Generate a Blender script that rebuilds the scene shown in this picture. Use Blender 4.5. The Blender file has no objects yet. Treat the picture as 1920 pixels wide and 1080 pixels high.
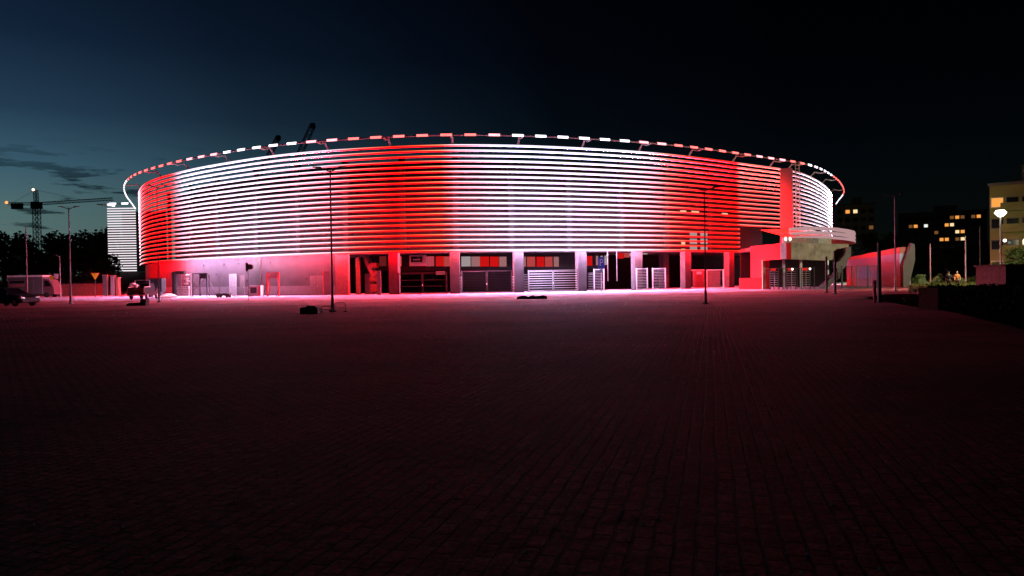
import bpy, math, random
from mathutils import Vector, Matrix
random.seed(7)
R = math.radians
S = bpy.context.scene
COL = S.collection

# ------------------------------------------------------------------ camera
F = 1392.0
PITCH = math.atan(16.0 / F)
ROLL = R(0.85)
EYE = Vector((0, 0, 1.6))
fw = Vector((0, math.cos(PITCH), -math.sin(PITCH)))
up0 = Vector((0, math.sin(PITCH), math.cos(PITCH)))
xr = Vector((1, 0, 0))
rt = xr * math.cos(ROLL) - up0 * math.sin(ROLL)
up = up0 * math.cos(ROLL) + xr * math.sin(ROLL)
cd = bpy.data.cameras.new('camera')
cam = bpy.data.objects.new('camera', cd)
COL.objects.link(cam)
M = Matrix.Identity(4)
for i in range(3):
    M[i][0] = rt[i]; M[i][1] = up[i]; M[i][2] = -fw[i]; M[i][3] = EYE[i]
cam.matrix_world = M
cd.lens = F / 1920 * 36
cd.clip_end = 6000
S.camera = cam

# ------------------------------------------------------------------ exposure, sampling
S.view_settings.view_transform = 'Standard'
S.view_settings.look = 'None'
S.view_settings.gamma = 1
S.view_settings.exposure = 0
S.render.engine = 'CYCLES'
S.cycles.use_denoising = True
S.cycles.use_light_tree = True
S.cycles.sample_clamp_indirect = 4
S.cycles.max_bounces = 5

# ------------------------------------------------------------------ world: sky after sunset, sun well below the horizon to the left
W = bpy.data.worlds.new("World")
S.world = W
W.use_nodes = True
nt = W.node_tree
N = nt.nodes
bg = N['Background']
sky = N.new('ShaderNodeTexSky')
sky.sky_type = 'NISHITA'
sky.sun_disc = False
sky.sun_elevation = R(-5.0)
sky.sun_rotation = R(-52)
sky.altitude = 100
SKY_STRENGTH = 1.0
tc = N.new('ShaderNodeTexCoord')
# afterglow: strongest towards the sunken sun at the left, fading with height and to the right
nrm = N.new('ShaderNodeVectorMath'); nrm.operation = 'NORMALIZE'; nt.links.new(tc.outputs['Generated'], nrm.inputs[0])
sx = N.new('ShaderNodeSeparateXYZ'); nt.links.new(nrm.outputs[0], sx.inputs[0])
dotn = N.new('ShaderNodeVectorMath'); dotn.operation = 'DOT_PRODUCT'; dotn.inputs[1].default_value = (math.sin(R(-52)), math.cos(R(-52)), 0)
nt.links.new(nrm.outputs[0], dotn.inputs[0])
azr = N.new('ShaderNodeValToRGB')
for pos, v in ((0.0, .018), (.30, .02), (.55, .06), (.68, .20), (.82, .46), (.93, .98), (1.0, 1.25)):
    e = azr.color_ramp.elements[0] if pos == 0 else azr.color_ramp.elements[-1] if pos == 1.0 else azr.color_ramp.elements.new(pos)
    e.position = pos; e.color = (v, v, v, 1)
nt.links.new(dotn.outputs['Value'], azr.inputs[0])
elr = N.new('ShaderNodeValToRGB')
for pos, c_ in ((0.0, (.105, .155, .125)), (.09, (.070, .135, .142)), (.14, (.038, .096, .138)), (.20, (.016, .042, .078)), (.28, (.0065, .018, .042)), (.40, (.0025, .007, .020)), (1.0, (.002, .004, .010))):
    e = elr.color_ramp.elements[0] if pos == 0 else elr.color_ramp.elements[-1] if pos == 1.0 else elr.color_ramp.elements.new(pos)
    e.position = pos; e.color = (*c_, 1)
nt.links.new(sx.outputs[2], elr.inputs[0])
glowm = N.new('ShaderNodeMix'); glowm.data_type = 'RGBA'; glowm.blend_type = 'MULTIPLY'; glowm.inputs[0].default_value = 1
nt.links.new(elr.outputs[0], glowm.inputs[6]); nt.links.new(azr.outputs[0], glowm.inputs[7])
nis = N.new('ShaderNodeMix'); nis.data_type = 'RGBA'; nis.blend_type = 'MULTIPLY'; nis.inputs[0].default_value = 1
nis.inputs[7].default_value = (.012, .014, .03, 1); nt.links.new(sky.outputs[0], nis.inputs[6])
tint = N.new('ShaderNodeMix'); tint.data_type = 'RGBA'; tint.blend_type = 'ADD'; tint.inputs[0].default_value = 1
nt.links.new(glowm.outputs[2], tint.inputs[6]); nt.links.new(nis.outputs[2], tint.inputs[7])
# cloud streaks low over the western horizon
mp = N.new('ShaderNodeMapping'); mp.inputs['Scale'].default_value = (15, 15, 85)
nz = N.new('ShaderNodeTexNoise'); nz.inputs['Scale'].default_value = 1.0; nz.inputs['Detail'].default_value = 5; nz.inputs['Roughness'].default_value = .55
nt.links.new(tc.outputs['Generated'], mp.inputs[0]); nt.links.new(mp.outputs[0], nz.inputs['Vector'])
cr = N.new('ShaderNodeValToRGB')
cr.color_ramp.elements[0].position = .565; cr.color_ramp.elements[0].color = (0, 0, 0, 1)
cr.color_ramp.elements[1].position = .63; cr.color_ramp.elements[1].color = (1, 1, 1, 1)
nt.links.new(nz.outputs[0], cr.inputs[0])
lo = N.new('ShaderNodeMapRange'); lo.inputs[1].default_value = .17; lo.inputs[2].default_value = .12; lo.inputs[3].default_value = 0; lo.inputs[4].default_value = .85
nt.links.new(sx.outputs[2], lo.inputs[0])
azc = N.new('ShaderNodeMapRange'); azc.inputs[1].default_value = .70; azc.inputs[2].default_value = .86; nt.links.new(dotn.outputs['Value'], azc.inputs[0])
cz = N.new('ShaderNodeMath'); cz.operation = 'MULTIPLY'; nt.links.new(azc.outputs[0], cz.inputs[0]); nt.links.new(lo.outputs[0], cz.inputs[1])
cm = N.new('ShaderNodeMath'); cm.operation = 'MULTIPLY'
nt.links.new(cr.outputs[0], cm.inputs[0]); nt.links.new(cz.outputs[0], cm.inputs[1])
cl = N.new('ShaderNodeMix'); cl.data_type = 'RGBA'; cl.blend_type = 'MULTIPLY'
cl.inputs[7].default_value = (.10, .13, .15, 1)
nt.links.new(cm.outputs[0], cl.inputs[0]); nt.links.new(tint.outputs[2], cl.inputs[6])
nt.links.new(cl.outputs[2], bg.inputs[0])
bg.inputs[1].default_value = SKY_STRENGTH

# ------------------------------------------------------------------ photo pixel -> place
def ray(px, py):
    return (rt * ((px - 960) / F) + up * (-(py - 540) / F) + fw)
def at_depth(px, py, Y):
    d = ray(px, py); return EYE + d * (Y / d.y)
def at_height(px, py, z):
    d = ray(px, py); return EYE + d * ((z - EYE.z) / d.z)
def on_ground(px, py):
    return at_height(px, py, 0.0)
def project(p):
    v = Vector(p) - EYE
    return 960 + F * v.dot(rt) / v.dot(fw), 540 - F * v.dot(up) / v.dot(fw)
def gx(px, Y):
    """x of the spot on the ground seen in column px at distance Y"""
    p = at_depth(px, 555, Y); return p.x

# ------------------------------------------------------------------ materials
def mat(name, col, rough=.8, metal=0.0, var=.25, scale=4.0, bump=0.0, bscale=20.0, spec=.3):
    m = bpy.data.materials.new(name); m.use_nodes = True
    t = m.node_tree; b = t.nodes['Principled BSDF']
    b.inputs['Roughness'].default_value = rough; b.inputs['Metallic'].default_value = metal
    b.inputs['Specular IOR Level'].default_value = spec
    tcn = t.nodes.new('ShaderNodeTexCoord')
    n = t.nodes.new('ShaderNodeTexNoise'); n.inputs['Scale'].default_value = scale; n.inputs['Detail'].default_value = 4
    t.links.new(tcn.outputs['Object'], n.inputs['Vector'])
    r = t.nodes.new('ShaderNodeValToRGB')
    r.color_ramp.elements[0].position = .3; r.color_ramp.elements[1].position = .7
    r.color_ramp.elements[0].color = (*[c * (1 - var) for c in col], 1)
    r.color_ramp.elements[1].color = (*[min(1, c * (1 + var)) for c in col], 1)
    t.links.new(n.outputs[0], r.inputs[0]); t.links.new(r.outputs[0], b.inputs['Base Color'])
    if bump:
        n2 = t.nodes.new('ShaderNodeTexNoise'); n2.inputs['Scale'].default_value = bscale; n2.inputs['Detail'].default_value = 3
        t.links.new(tcn.outputs['Object'], n2.inputs['Vector'])
        bp = t.nodes.new('ShaderNodeBump'); bp.inputs['Strength'].default_value = bump; bp.inputs['Distance'].default_value = .05
        t.links.new(n2.outputs[0], bp.inputs['Height']); t.links.new(bp.outputs[0], b.inputs['Normal'])
    return m
def glow(name, col, strength=1.0):
    m = bpy.data.materials.new(name); m.use_nodes = True
    t = m.node_tree; t.nodes.remove(t.nodes['Principled BSDF'])
    e = t.nodes.new('ShaderNodeEmission'); e.inputs[0].default_value = (*col, 1); e.inputs[1].default_value = strength
    t.links.new(e.outputs[0], t.nodes['Material Output'].inputs[0])
    return m
def ramp_glow(name, stops, strength):
    """LED strip: its colour programme runs along the facade (UV.x = share of its length)"""
    m = glow(name, (1, 1, 1), strength); t = m.node_tree
    uv = t.nodes.new('ShaderNodeUVMap'); uv.uv_map = 'run'
    sp = t.nodes.new('ShaderNodeSeparateXYZ'); r = t.nodes.new('ShaderNodeValToRGB')
    t.links.new(uv.outputs[0], sp.inputs[0]); t.links.new(sp.outputs[0], r.inputs[0])
    t.links.new(r.outputs[0], t.nodes['Emission'].inputs[0])
    el = r.color_ramp.elements
    stops = sorted(stops)
    el[0].position = stops[0][0]; el[0].color = (*stops[0][1], 1)
    el[1].position = stops[-1][0]; el[1].color = (*stops[-1][1], 1)
    for p, c in stops[1:-1]:
        e = el.new(p); e.color = (*c, 1)
    return m
concrete = mat('concrete', (.056, .042, .047), .9, var=.22, scale=.9, bump=.3, bscale=9)
plinth_m = mat('pale_plinth', (.13, .105, .115), .9, var=.12, scale=1.5)
dark_concrete = mat('dark_concrete', (.05, .045, .045), .9, var=.35, scale=.6)
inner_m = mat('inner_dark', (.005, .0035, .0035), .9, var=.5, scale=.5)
entry_red_light = mat('entrance_red_light', (.60, .008, .012), .8, var=.1)  # red light on the entrance walls put into their base colour
beam_m = mat('weathered_beam', (.32, .27, .23), .9, var=.35, scale=1.1, bump=.4)
steel = mat('galvanised_steel', (.45, .45, .46), .45, .6, var=.15)
white_paint = mat('white_paint', (.75, .74, .73), .5, var=.1)
dark_steel = mat('dark_steel', (.05, .05, .055), .5, .4, var=.2)
black_m = mat('black_plastic', (.015, .015, .016), .6, var=.3)
rubber = mat('rubber', (.02, .02, .02), .9)
pole_m = mat('pole_grey', (.30, .30, .31), .5, .4, var=.15)
dark_pole = mat('pole_dark', (.07, .06, .06), .6, .2, var=.2)
wood = mat('raw_wood', (.42, .28, .16), .8, var=.3, scale=6)
old_wood = mat('old_wood', (.05, .033, .02), .9, var=.35, scale=5)
red_paint = mat('red_paint', (.55, .05, .05), .6, var=.2)
brick = mat('brick_red', (.14, .065, .055), .9, var=.3, scale=3)
door_m = mat('grey_door', (.13, .10, .10), .7, var=.2)
car_black = mat('car_paint_dark', (.012, .012, .014), .45, .0, var=.1, spec=.15)
car_silver = mat('van_paint', (.11, .10, .10), .4, .1, var=.08)
glass_dark = mat('dark_glass', (.012, .013, .016), .08, var=.1, spec=.6)
lens_m = mat('lamp_lens', (.7, .68, .6), .2, var=.05, spec=.7)
tail_m = mat('tail_lens', (.35, .02, .02), .2, var=.05, spec=.7)
sand = mat('sand_heap', (.62, .58, .52), .95, var=.2, scale=6, bump=.4)
yellow = mat('sign_yellow', (.95, .80, .03), .5, var=.05)
blue = mat('sign_blue', (.03, .10, .45), .5, var=.05)
board_white = mat('board_white', (.8, .8, .8), .5, var=.05)
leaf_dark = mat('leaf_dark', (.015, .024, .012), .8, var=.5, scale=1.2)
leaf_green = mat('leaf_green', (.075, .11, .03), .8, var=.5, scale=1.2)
bark = mat('bark', (.07, .055, .04), .95, var=.4)
render_tan = mat('render_tan', (.42, .36, .24), .95, var=.15, scale=.3)
render_olive = mat('render_olive', (.27, .27, .09), .95, var=.18, scale=.35)
render_grey = mat('render_grey', (.16, .15, .14), .95, var=.2, scale=.3)
seat_grey = mat('pale_panel', (.6, .58, .56), .7, var=.2, scale=3)

# ------------------------------------------------------------------ mesh builder
class MB:
    def __init__(s): s.v = []; s.f = []; s.mi = []; s.uv = []
    def face(s, pts, mi=0, uv=None):
        k = len(s.v); s.v += [tuple(p) for p in pts]; s.f.append(list(range(k, k + len(pts)))); s.mi.append(mi)
        s.uv.append(uv or [(0, 0)] * len(pts))
    def hexa(s, b, t, mi=0):
        """bottom ring b, top ring t (counter-clockwise from above)"""
        n = len(b); s.face(list(reversed(b)), mi); s.face(t, mi)
        for i in range(n):
            j = (i + 1) % n; s.face([b[i], b[j], t[j], t[i]], mi)
    def box(s, x0, y0, z0, x1, y1, z1, mi=0):
        b = [(x0, y0, z0), (x1, y0, z0), (x1, y1, z0), (x0, y1, z0)]
        s.hexa(b, [(p[0], p[1], z1) for p in b], mi)
    def obox(s, c, sx, sy, sz, rz=0, mi=0, taper=1.0):
        """box standing on c, turned by rz"""
        cs, sn = math.cos(rz), math.sin(rz)
        def q(k, z): return [(c[0] + (x * cs - y * sn) * k, c[1] + (x * sn + y * cs) * k, c[2] + z)
                             for x, y in ((-sx / 2, -sy / 2), (sx / 2, -sy / 2), (sx / 2, sy / 2), (-sx / 2, sy / 2))]
        s.hexa(q(1, 0), q(taper, sz), mi)
    def beam(s, a, b, w, h=None, mi=0):
        a = Vector(a); b = Vector(b); h = h or w; d = (b - a).normalized()
        u = Vector((0, 0, 1)) if abs(d.z) < .9 else Vector((0, 1, 0))
        e = d.cross(u).normalized(); g = e.cross(d).normalized()
        o = [(-1, -1), (1, -1), (1, 1), (-1, 1)]
        s.hexa([a + e * (w / 2 * x) + g * (h / 2 * y) for x, y in o], [b + e * (w / 2 * x) + g * (h / 2 * y) for x, y in o], mi)
    def tube(s, pts, r, n=8, mi=0, caps=True):
        pts = [Vector(p) for p in pts]; rs = r if isinstance(r, (list, tuple)) else [r] * len(pts); rings = []
        for i, p in enumerate(pts):
            d = (pts[min(i + 1, len(pts) - 1)] - pts[max(i - 1, 0)]).normalized()
            u = Vector((0, 0, 1)) if abs(d.z) < .9 else Vector((0, 1, 0))
            e = d.cross(u).normalized(); g = e.cross(d).normalized()
            rings.append([p + (e * math.cos(2 * math.pi * k / n) + g * math.sin(2 * math.pi * k / n)) * rs[i] for k in range(n)])
        for i in range(len(rings) - 1):
            for k in range(n):
                j = (k + 1) % n; s.face([rings[i][k], rings[i][j], rings[i + 1][j], rings[i + 1][k]], mi)
        if caps: s.face(list(reversed(rings[0])), mi); s.face(rings[-1], mi)
    def prism(s, poly, axis, a0, a1, mi=0):
        """polygon (u,v) pushed along axis 'x','y' or 'z'"""
        def P(u, v, a): return (a, u, v) if axis == 'x' else (u, a, v) if axis == 'y' else (u, v, a)
        A = [P(u, v, a0) for u, v in poly]; B = [P(u, v, a1) for u, v in poly]; n = len(poly)
        s.face(A, mi); s.face(list(reversed(B)), mi)
        for i in range(n):
            j = (i + 1) % n; s.face([A[j], A[i], B[i], B[j]], mi)
    def disc(s, c, r, axis, th, n=16, mi=0):
        d = {'x': Vector((1, 0, 0)), 'y': Vector((0, 1, 0)), 'z': Vector((0, 0, 1))}[axis]
        s.tube([Vector(c) - d * th / 2, Vector(c) + d * th / 2], r, n, mi)
    def ball(s, c, r, n=8, mi=0, sq=(1, 1, 1)):
        m = n // 2
        def P(i, j):
            a = math.pi * i / m - math.pi / 2; b = 2 * math.pi * j / n
            return (c[0] + r * sq[0] * math.cos(a) * math.cos(b), c[1] + r * sq[1] * math.cos(a) * math.sin(b), c[2] + r * sq[2] * math.sin(a))
        for i in range(m):
            for j in range(n):
                q = [P(i, j), P(i, j + 1), P(i + 1, j + 1), P(i + 1, j)]
                if i == 0: q = q[1:] if False else [q[0], q[2], q[3]]
                elif i == m - 1: q = q[:3]
                s.face(q, mi)
    def build(s, name, mats, parent=None, off=(0, 0, 0), smooth=False, uvs=False):
        me = bpy.data.meshes.new(name)
        ox, oy, oz = off
        me.from_pydata([(x - ox, y - oy, z - oz) for x, y, z in s.v], [], s.f)
        for m in (mats if isinstance(mats, (list, tuple)) else [mats]): me.materials.append(m)
        me.polygons.foreach_set('material_index', s.mi)
        if uvs:
            l = me.uv_layers.new(name='run'); flat = [c for f in s.uv for p in f for c in p]
            l.data.foreach_set('uv', flat)
        if smooth: me.polygons.foreach_set('use_smooth', [True] * len(s.f))
        me.update()
        o = bpy.data.objects.new(name, me); COL.objects.link(o)
        if parent: o.parent = parent
        return o
def tag(o, label=None, cat=None, group=None, kind=None):
    if label: o['label'] = label
    if cat: o['category'] = cat
    if group: o['group'] = group
    if kind: o['kind'] = kind
    return o
def thing(name, label, cat, loc=(0, 0, 0), rz=0, group=None):
    o = bpy.data.objects.new(name, None); COL.objects.link(o)
    o.location = loc; o.rotation_euler = (0, 0, rz)
    return tag(o, label, cat, group)
def dup(root, loc, rz=0, label=None, scale=1.0):
    r = root.copy(); COL.objects.link(r); r.location = loc; r.rotation_euler = (0, 0, rz); r.scale = (scale,) * 3
    if label: r['label'] = label
    for ch in list(root.children):
        c = ch.copy(); COL.objects.link(c); c.parent = r
        for g in list(ch.children):
            d = g.copy(); COL.objects.link(d); d.parent = c
    return r

# ------------------------------------------------------------------ the plan of the arena: the rim seen at one height, then parallel lines inside it
ZRIM = 18.4
RIMPX = [(246, 380), (236, 366), (232, 350), (240, 335), (263, 322), (301, 311), (341, 300), (386, 292), (440, 282), (502, 273), (570, 266),
         (652, 260), (736, 255.5), (820, 252), (910, 252), (1000, 254), (1084, 258), (1162, 263), (1238, 268.5), (1304, 276),
         (1364, 284), (1416, 292), (1456, 298), (1494, 303), (1530, 312), (1555, 325), (1575, 341), (1583, 360), (1574, 373)]
ctrl = [at_height(x, y, ZRIM) for x, y in RIMPX]
ctrl = [ctrl[0] + (ctrl[0] - ctrl[1]).normalized() * 14] + ctrl + [ctrl[-1] + (ctrl[-1] - ctrl[-2]).normalized() * 14]
def catmull(P, step):
    out = []
    for i in range(len(P) - 1):
        p0 = P[max(i - 1, 0)]; p1 = P[i]; p2 = P[i + 1]; p3 = P[min(i + 2, len(P) - 1)]
        for k in range(12):
            t = k / 12
            out.append(.5 * ((2 * p1) + (p2 - p0) * t + (2 * p0 - 5 * p1 + 4 * p2 - p3) * t * t + (3 * p1 - p0 - 3 * p2 + p3) * t ** 3))
    out.append(P[-1])
    return resample(out, step)
def resample(P, step):
    L = [0]
    for i in range(1, len(P)): L.append(L[-1] + (P[i] - P[i - 1]).length)
    n = max(2, round(L[-1] / step)); out = []; j = 0
    for k in range(n + 1):
        d = L[-1] * k / n
        while j < len(L) - 2 and L[j + 1] < d: j += 1
        t = (d - L[j]) / max(1e-9, L[j + 1] - L[j]); out.append(P[j].lerp(P[j + 1], t))
    return out
rim_pts = catmull(ctrl, 1.0)
for _ in range(25):
    rim_pts = [rim_pts[0]] + [(rim_pts[i - 1] + rim_pts[i] * 2 + rim_pts[i + 1]) / 4 for i in range(1, len(rim_pts) - 1)] + [rim_pts[-1]]
rim_pts = resample(rim_pts, 1.0)
def inset(P, d):
    out = []
    for i in range(len(P)):
        t = (P[min(i + 1, len(P) - 1)] - P[max(i - 1, 0)]); t.z = 0; t.normalize()
        out.append(P[i] + Vector((-t.y, t.x, 0)) * d)
    return out
FAC = inset(rim_pts, 2.2)
NF = len(FAC)
FPX = [project((p.x, p.y, 11))[0] for p in FAC]
i_left = min(range(NF // 2), key=lambda i: FPX[i]); i_right = max(range(NF // 2, NF), key=lambda i: FPX[i])
def s_at(px):
    """share of the facade's length at photo column px"""
    for i in range(i_left, i_right):
        if FPX[i] <= px <= FPX[i + 1]: return (i + (px - FPX[i]) / (FPX[i + 1] - FPX[i])) / (NF - 1)
    return i_left / (NF - 1) if px < FPX[i_left] else i_right / (NF - 1)
def fac(s, d=0.0, z=0.0):
    """point at share s of the facade, d metres further in, height z"""
    x = max(0, min(NF - 1.001, s * (NF - 1))); i = int(x); p = FAC[i].lerp(FAC[i + 1], x - i)
    t = FAC[min(i + 2, NF - 1)] - FAC[max(i - 1, 0)]; t.z = 0; t.normalize()
    q = p + Vector((-t.y, t.x, 0)) * d; return Vector((q.x, q.y, z))
def fac_dir(s):
    a = fac(s - .003); b = fac(s + .003); return math.atan2(b.y - a.y, b.x - a.x)
def run(s0, s1, d, n=None):
    n = n or max(2, int(abs(s1 - s0) * (NF - 1) / 1.2)); return [fac(s0 + (s1 - s0) * k / n, d) for k in range(n + 1)]
def ribbon(mb, P, Q, z0, z1, mi=0):
    """solid band between plan lines P (outside) and Q (inside), z0..z1"""
    for i in range(len(P) - 1):
        a, b, c, d = P[i], P[i + 1], Q[i + 1], Q[i]
        A = lambda p, z: (p.x, p.y, z)
        mb.face([A(a, z0), A(b, z0), A(b, z1), A(a, z1)], mi); mb.face([A(c, z0), A(d, z0), A(d, z1), A(c, z1)], mi)
        mb.face([A(a, z1), A(b, z1), A(c, z1), A(d, z1)], mi); mb.face([A(d, z0), A(c, z0), A(b, z0), A(a, z0)], mi)
    for i, fl in ((0, 1), (len(P) - 1, -1)):
        q = [(P[i].x, P[i].y, z0), (P[i].x, P[i].y, z1), (Q[i].x, Q[i].y, z1), (Q[i].x, Q[i].y, z0)]
        mb.face(q if fl == 1 else list(reversed(q)), mi)

# ------------------------------------------------------------------ ground
def paving_material():
    m = bpy.data.materials.new('block_paving'); m.use_nodes = True
    t = m.node_tree; b = t.nodes['Principled BSDF']; b.inputs['Roughness'].default_value = .75; b.inputs['Specular IOR Level'].default_value = .12
    tcn = t.nodes.new('ShaderNodeTexCoord'); mpn = t.nodes.new('ShaderNodeMapping'); mpn.inputs['Rotation'].default_value = (0, 0, R(-75))
    t.links.new(tcn.outputs['Object'], mpn.inputs[0])
    wob = t.nodes.new('ShaderNodeTexNoise'); wob.inputs['Scale'].default_value = 2.5; wob.inputs['Detail'].default_value = 2
    t.links.new(tcn.outputs['Object'], wob.inputs['Vector'])
    ws = t.nodes.new('ShaderNodeVectorMath'); ws.operation = 'SCALE'; ws.inputs['Scale'].default_value = .05
    t.links.new(wob.outputs['Color'], ws.inputs[0])
    wa = t.nodes.new('ShaderNodeVectorMath'); t.links.new(mpn.outputs[0], wa.inputs[0]); t.links.new(ws.outputs[0], wa.inputs[1])
    br = t.nodes.new('ShaderNodeTexBrick')
    br.inputs['Color1'].default_value = (.66, .19, .22, 1); br.inputs['Color2'].default_value = (.46, .125, .145, 1)
    br.inputs['Mortar'].default_value = (.05, .022, .022, 1)
    br.inputs['Scale'].default_value = 1; br.inputs['Mortar Size'].default_value = .014; br.inputs['Mortar Smooth'].default_value = .4
    br.inputs['Brick Width'].default_value = .21; br.inputs['Row Height'].default_value = .125
    t.links.new(wa.outputs[0], br.inputs['Vector'])
    big = t.nodes.new('ShaderNodeTexNoise'); big.inputs['Scale'].default_value = .16; big.inputs['Detail'].default_value = 7; big.inputs['Roughness'].default_value = .65
    t.links.new(tcn.outputs['Object'], big.inputs['Vector'])
    rr = t.nodes.new('ShaderNodeValToRGB'); rr.color_ramp.elements[0].position = .34; rr.color_ramp.elements[1].position = .68
    rr.color_ramp.elements[0].color = (.34, .34, .34, 1); rr.color_ramp.elements[1].color = (1.25, 1.2, 1.2, 1)
    t.links.new(big.outputs[0], rr.inputs[0])
    mx = t.nodes.new('ShaderNodeMix'); mx.data_type = 'RGBA'; mx.blend_type = 'MULTIPLY'; mx.inputs[0].default_value = 1
    t.links.new(br.outputs[0], mx.inputs[6]); t.links.new(rr.outputs[0], mx.inputs[7])
    gr = t.nodes.new('ShaderNodeTexNoise'); gr.inputs['Scale'].default_value = 26; gr.inputs['Detail'].default_value = 4; gr.inputs['Roughness'].default_value = .7
    t.links.new(tcn.outputs['Object'], gr.inputs['Vector'])
    r3 = t.nodes.new('ShaderNodeValToRGB'); r3.color_ramp.elements[0].position = .35; r3.color_ramp.elements[1].position = .7
    r3.color_ramp.elements[0].color = (.18, .18, .18, 1); r3.color_ramp.elements[1].color = (1.7, 1.7, 1.7, 1)
    t.links.new(gr.outputs[0], r3.inputs[0])
    m2 = t.nodes.new('ShaderNodeMix'); m2.data_type = 'RGBA'; m2.blend_type = 'MULTIPLY'; m2.inputs[0].default_value = 1
    t.links.new(mx.outputs[2], m2.inputs[6]); t.links.new(r3.outputs[0], m2.inputs[7])
    t.links.new(m2.outputs[2], b.inputs['Base Color'])
    inv = t.nodes.new('ShaderNodeMath'); inv.operation = 'SUBTRACT'; inv.inputs[0].default_value = 1
    t.links.new(br.outputs['Fac'], inv.inputs[1])
    ad = t.nodes.new('ShaderNodeMath'); ad.operation = 'MULTIPLY_ADD'; ad.inputs[1].default_value = .7
    t.links.new(gr.outputs[0], ad.inputs[0]); t.links.new(inv.outputs[0], ad.inputs[2])
    un = t.nodes.new('ShaderNodeTexNoise'); un.inputs['Scale'].default_value = 4.5; un.inputs['Detail'].default_value = 3
    t.links.new(tcn.outputs['Object'], un.inputs['Vector'])
    ad2 = t.nodes.new('ShaderNodeMath'); ad2.operation = 'MULTIPLY_ADD'; ad2.inputs[1].default_value = 2.2
    t.links.new(un.outputs[0], ad2.inputs[0]); t.links.new(ad.outputs[0], ad2.inputs[2])
    bp = t.nodes.new('ShaderNodeBump'); bp.inputs['Strength'].default_value = 1; bp.inputs['Distance'].default_value = .03
    t.links.new(ad2.outputs[0], bp.inputs['Height']); t.links.new(bp.outputs[0], b.inputs['Normal'])
    return m
g = MB(); g.face([(-3000, -300, 0), (3000, -300, 0), (3000, 5000, 0), (-3000, 5000, 0)])
tag(g.build('ground', paving_material()), kind='structure')
apron_m = mat('apron_glow_slabs', (.22, .17, .225), .95, var=.28, scale=.35, bump=.3, spec=.1)  # paler lilac slabs put the facade's purple glow into the ground colour
a = MB(); P = run(s_at(275), s_at(1478), -20); Q = run(s_at(275), s_at(1478), 16)
for i in range(min(len(P), len(Q)) - 1):
    a.face([(P[i].x, P[i].y, .004), (P[i + 1].x, P[i + 1].y, .004), (Q[i + 1].x, Q[i + 1].y, .004), (Q[i].x, Q[i].y, .004)])
tag(a.build('pavement', apron_m), kind='structure')
gr_m = mat('grass_ground', (.035, .05, .02), 1, var=.5, scale=.8, bump=.6, spec=.05)
lw = MB(); lw.face([(20, 46, .004), (33, 46, .004), (150, 150, .004), (160, 260, .004), (74, 260, .004), (50, 84, .004), (36, 60, .004)])
tag(lw.build('lawn', gr_m), kind='structure')
soil_m = mat('bare_soil', (.012, .011, .009), 1, var=.5, scale=1.5, bump=.8, spec=0)
so = MB()
pts = [on_ground(x, y) for x, y in ((1622, 558), (1660, 552), (1700, 551), (1745, 553), (1760, 580), (1745, 580), (1700, 573), (1660, 566), (1635, 562))]
so.face([(p.x, p.y, .008) for p in pts])
tag(so.build('soil', soil_m), kind='structure')

# ------------------------------------------------------------------ the arena
ST = 1.4
Wt = (1, .86, 1.06); Rd = (1, 0, .004)
def d(r, gg, b): return (min(r, 1.3) / ST, gg / ST, b / ST)
DOWN = 340.0
WD = (.82, .58, .98)
down_px = [(250, (.05, .02, .03)), (264, (.2, .005, .01)), (275, (1, .0, .0015)), (325, (1, .0, .0015)), (350, WD), (450, (.85, .50, .80)), (490, (.88, .38, .58)), (545, (.95, .20, .31)), (600, (1, .10, .17)), (650, (1, .02, .05)), (665, (1, 0, .006)), (835, (1, 0, .006)),
           (880, (.95, .2, .3)), (950, WD), (1150, WD), (1215, (.95, .25, .38)), (1262, (1, .02, .04)), (1386, (1, 0, .003)), (1389, (1, .03, .03)), (1468, (.5, .02, .02)), (1480, (.6, .20, .26)), (1505, (.75, .6, .9)), (1558, (.7, .6, .85)), (1567, (.2, 0, 0))]
panel_px = [(250, Wt), (257, d(5, .7, .8)), (268, Rd), (318, Rd), (335, d(1.4, .18, .2)), (375, d(1.4, .75, .8)), (410, Wt), (500, Wt), (575, d(1.3, .55, .62)), (625, d(1.3, .12, .15)), (665, Rd), (825, Rd),
            (850, d(1.3, .06, .06)), (900, d(1.3, .5, .5)), (950, Wt), (1165, Wt), (1215, d(1.3, .5, .55)), (1250, d(1.3, .1, .1)), (1280, Rd), (1386, Rd), (1389, d(.8, .03, .03)), (1440, d(.8, .04, .04)), (1474, d(.7, .06, .06)), (1505, d(.5, .12, .13)), (1535, d(.5, .28, .30)), (1556, d(.5, .28, .32)), (1567, Rd)]
line_px = [(250, Wt), (266, d(6, 1, 1)), (275, d(6, .06, .05)), (320, d(6, .08, .06)), (345, Wt), (610, Wt), (660, d(6, .55, .45)), (705, d(6, .22, .12)), (735, d(6, .03, 0)),
           (785, d(6, .16, .05)), (830, d(6, .5, .25)), (856, Wt), (1215, Wt), (1250, d(6, .55, .4)), (1290, d(6, .12, .06)), (1330, d(6, .03, .01)),
           (1386, d(6, .05, .02)), (1389, d(1.1, .38, .32)), (1440, d(1.1, .36, .3)), (1474, d(1.1, .42, .38)), (1510, d(1.1, .6, .58)), (1535, d(1.15, .9, .95)), (1558, d(1.1, .9, .95)), (1569, Rd)]
m_panel = ramp_glow('led_panel', [(s_at(x), c) for x, c in panel_px], ST)
m_line = ramp_glow('led_line', [(s_at(x), c) for x, c in line_px], ST)
m_spill = ramp_glow('added_led_fill', [(s_at(x), c) for x, c in down_px], DOWN)  # strips added under the slats to light ground and walls
c0 = fac(s_at(960), 20)
OFF = (c0.x, c0.y, 0)
arena = thing('arena', 'large oval arena wrapped in red and white glowing horizontal slats', 'arena', OFF)
BH = .22
SL_Z0, SL_P, SL_N = 5.02, .622, 21
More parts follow.
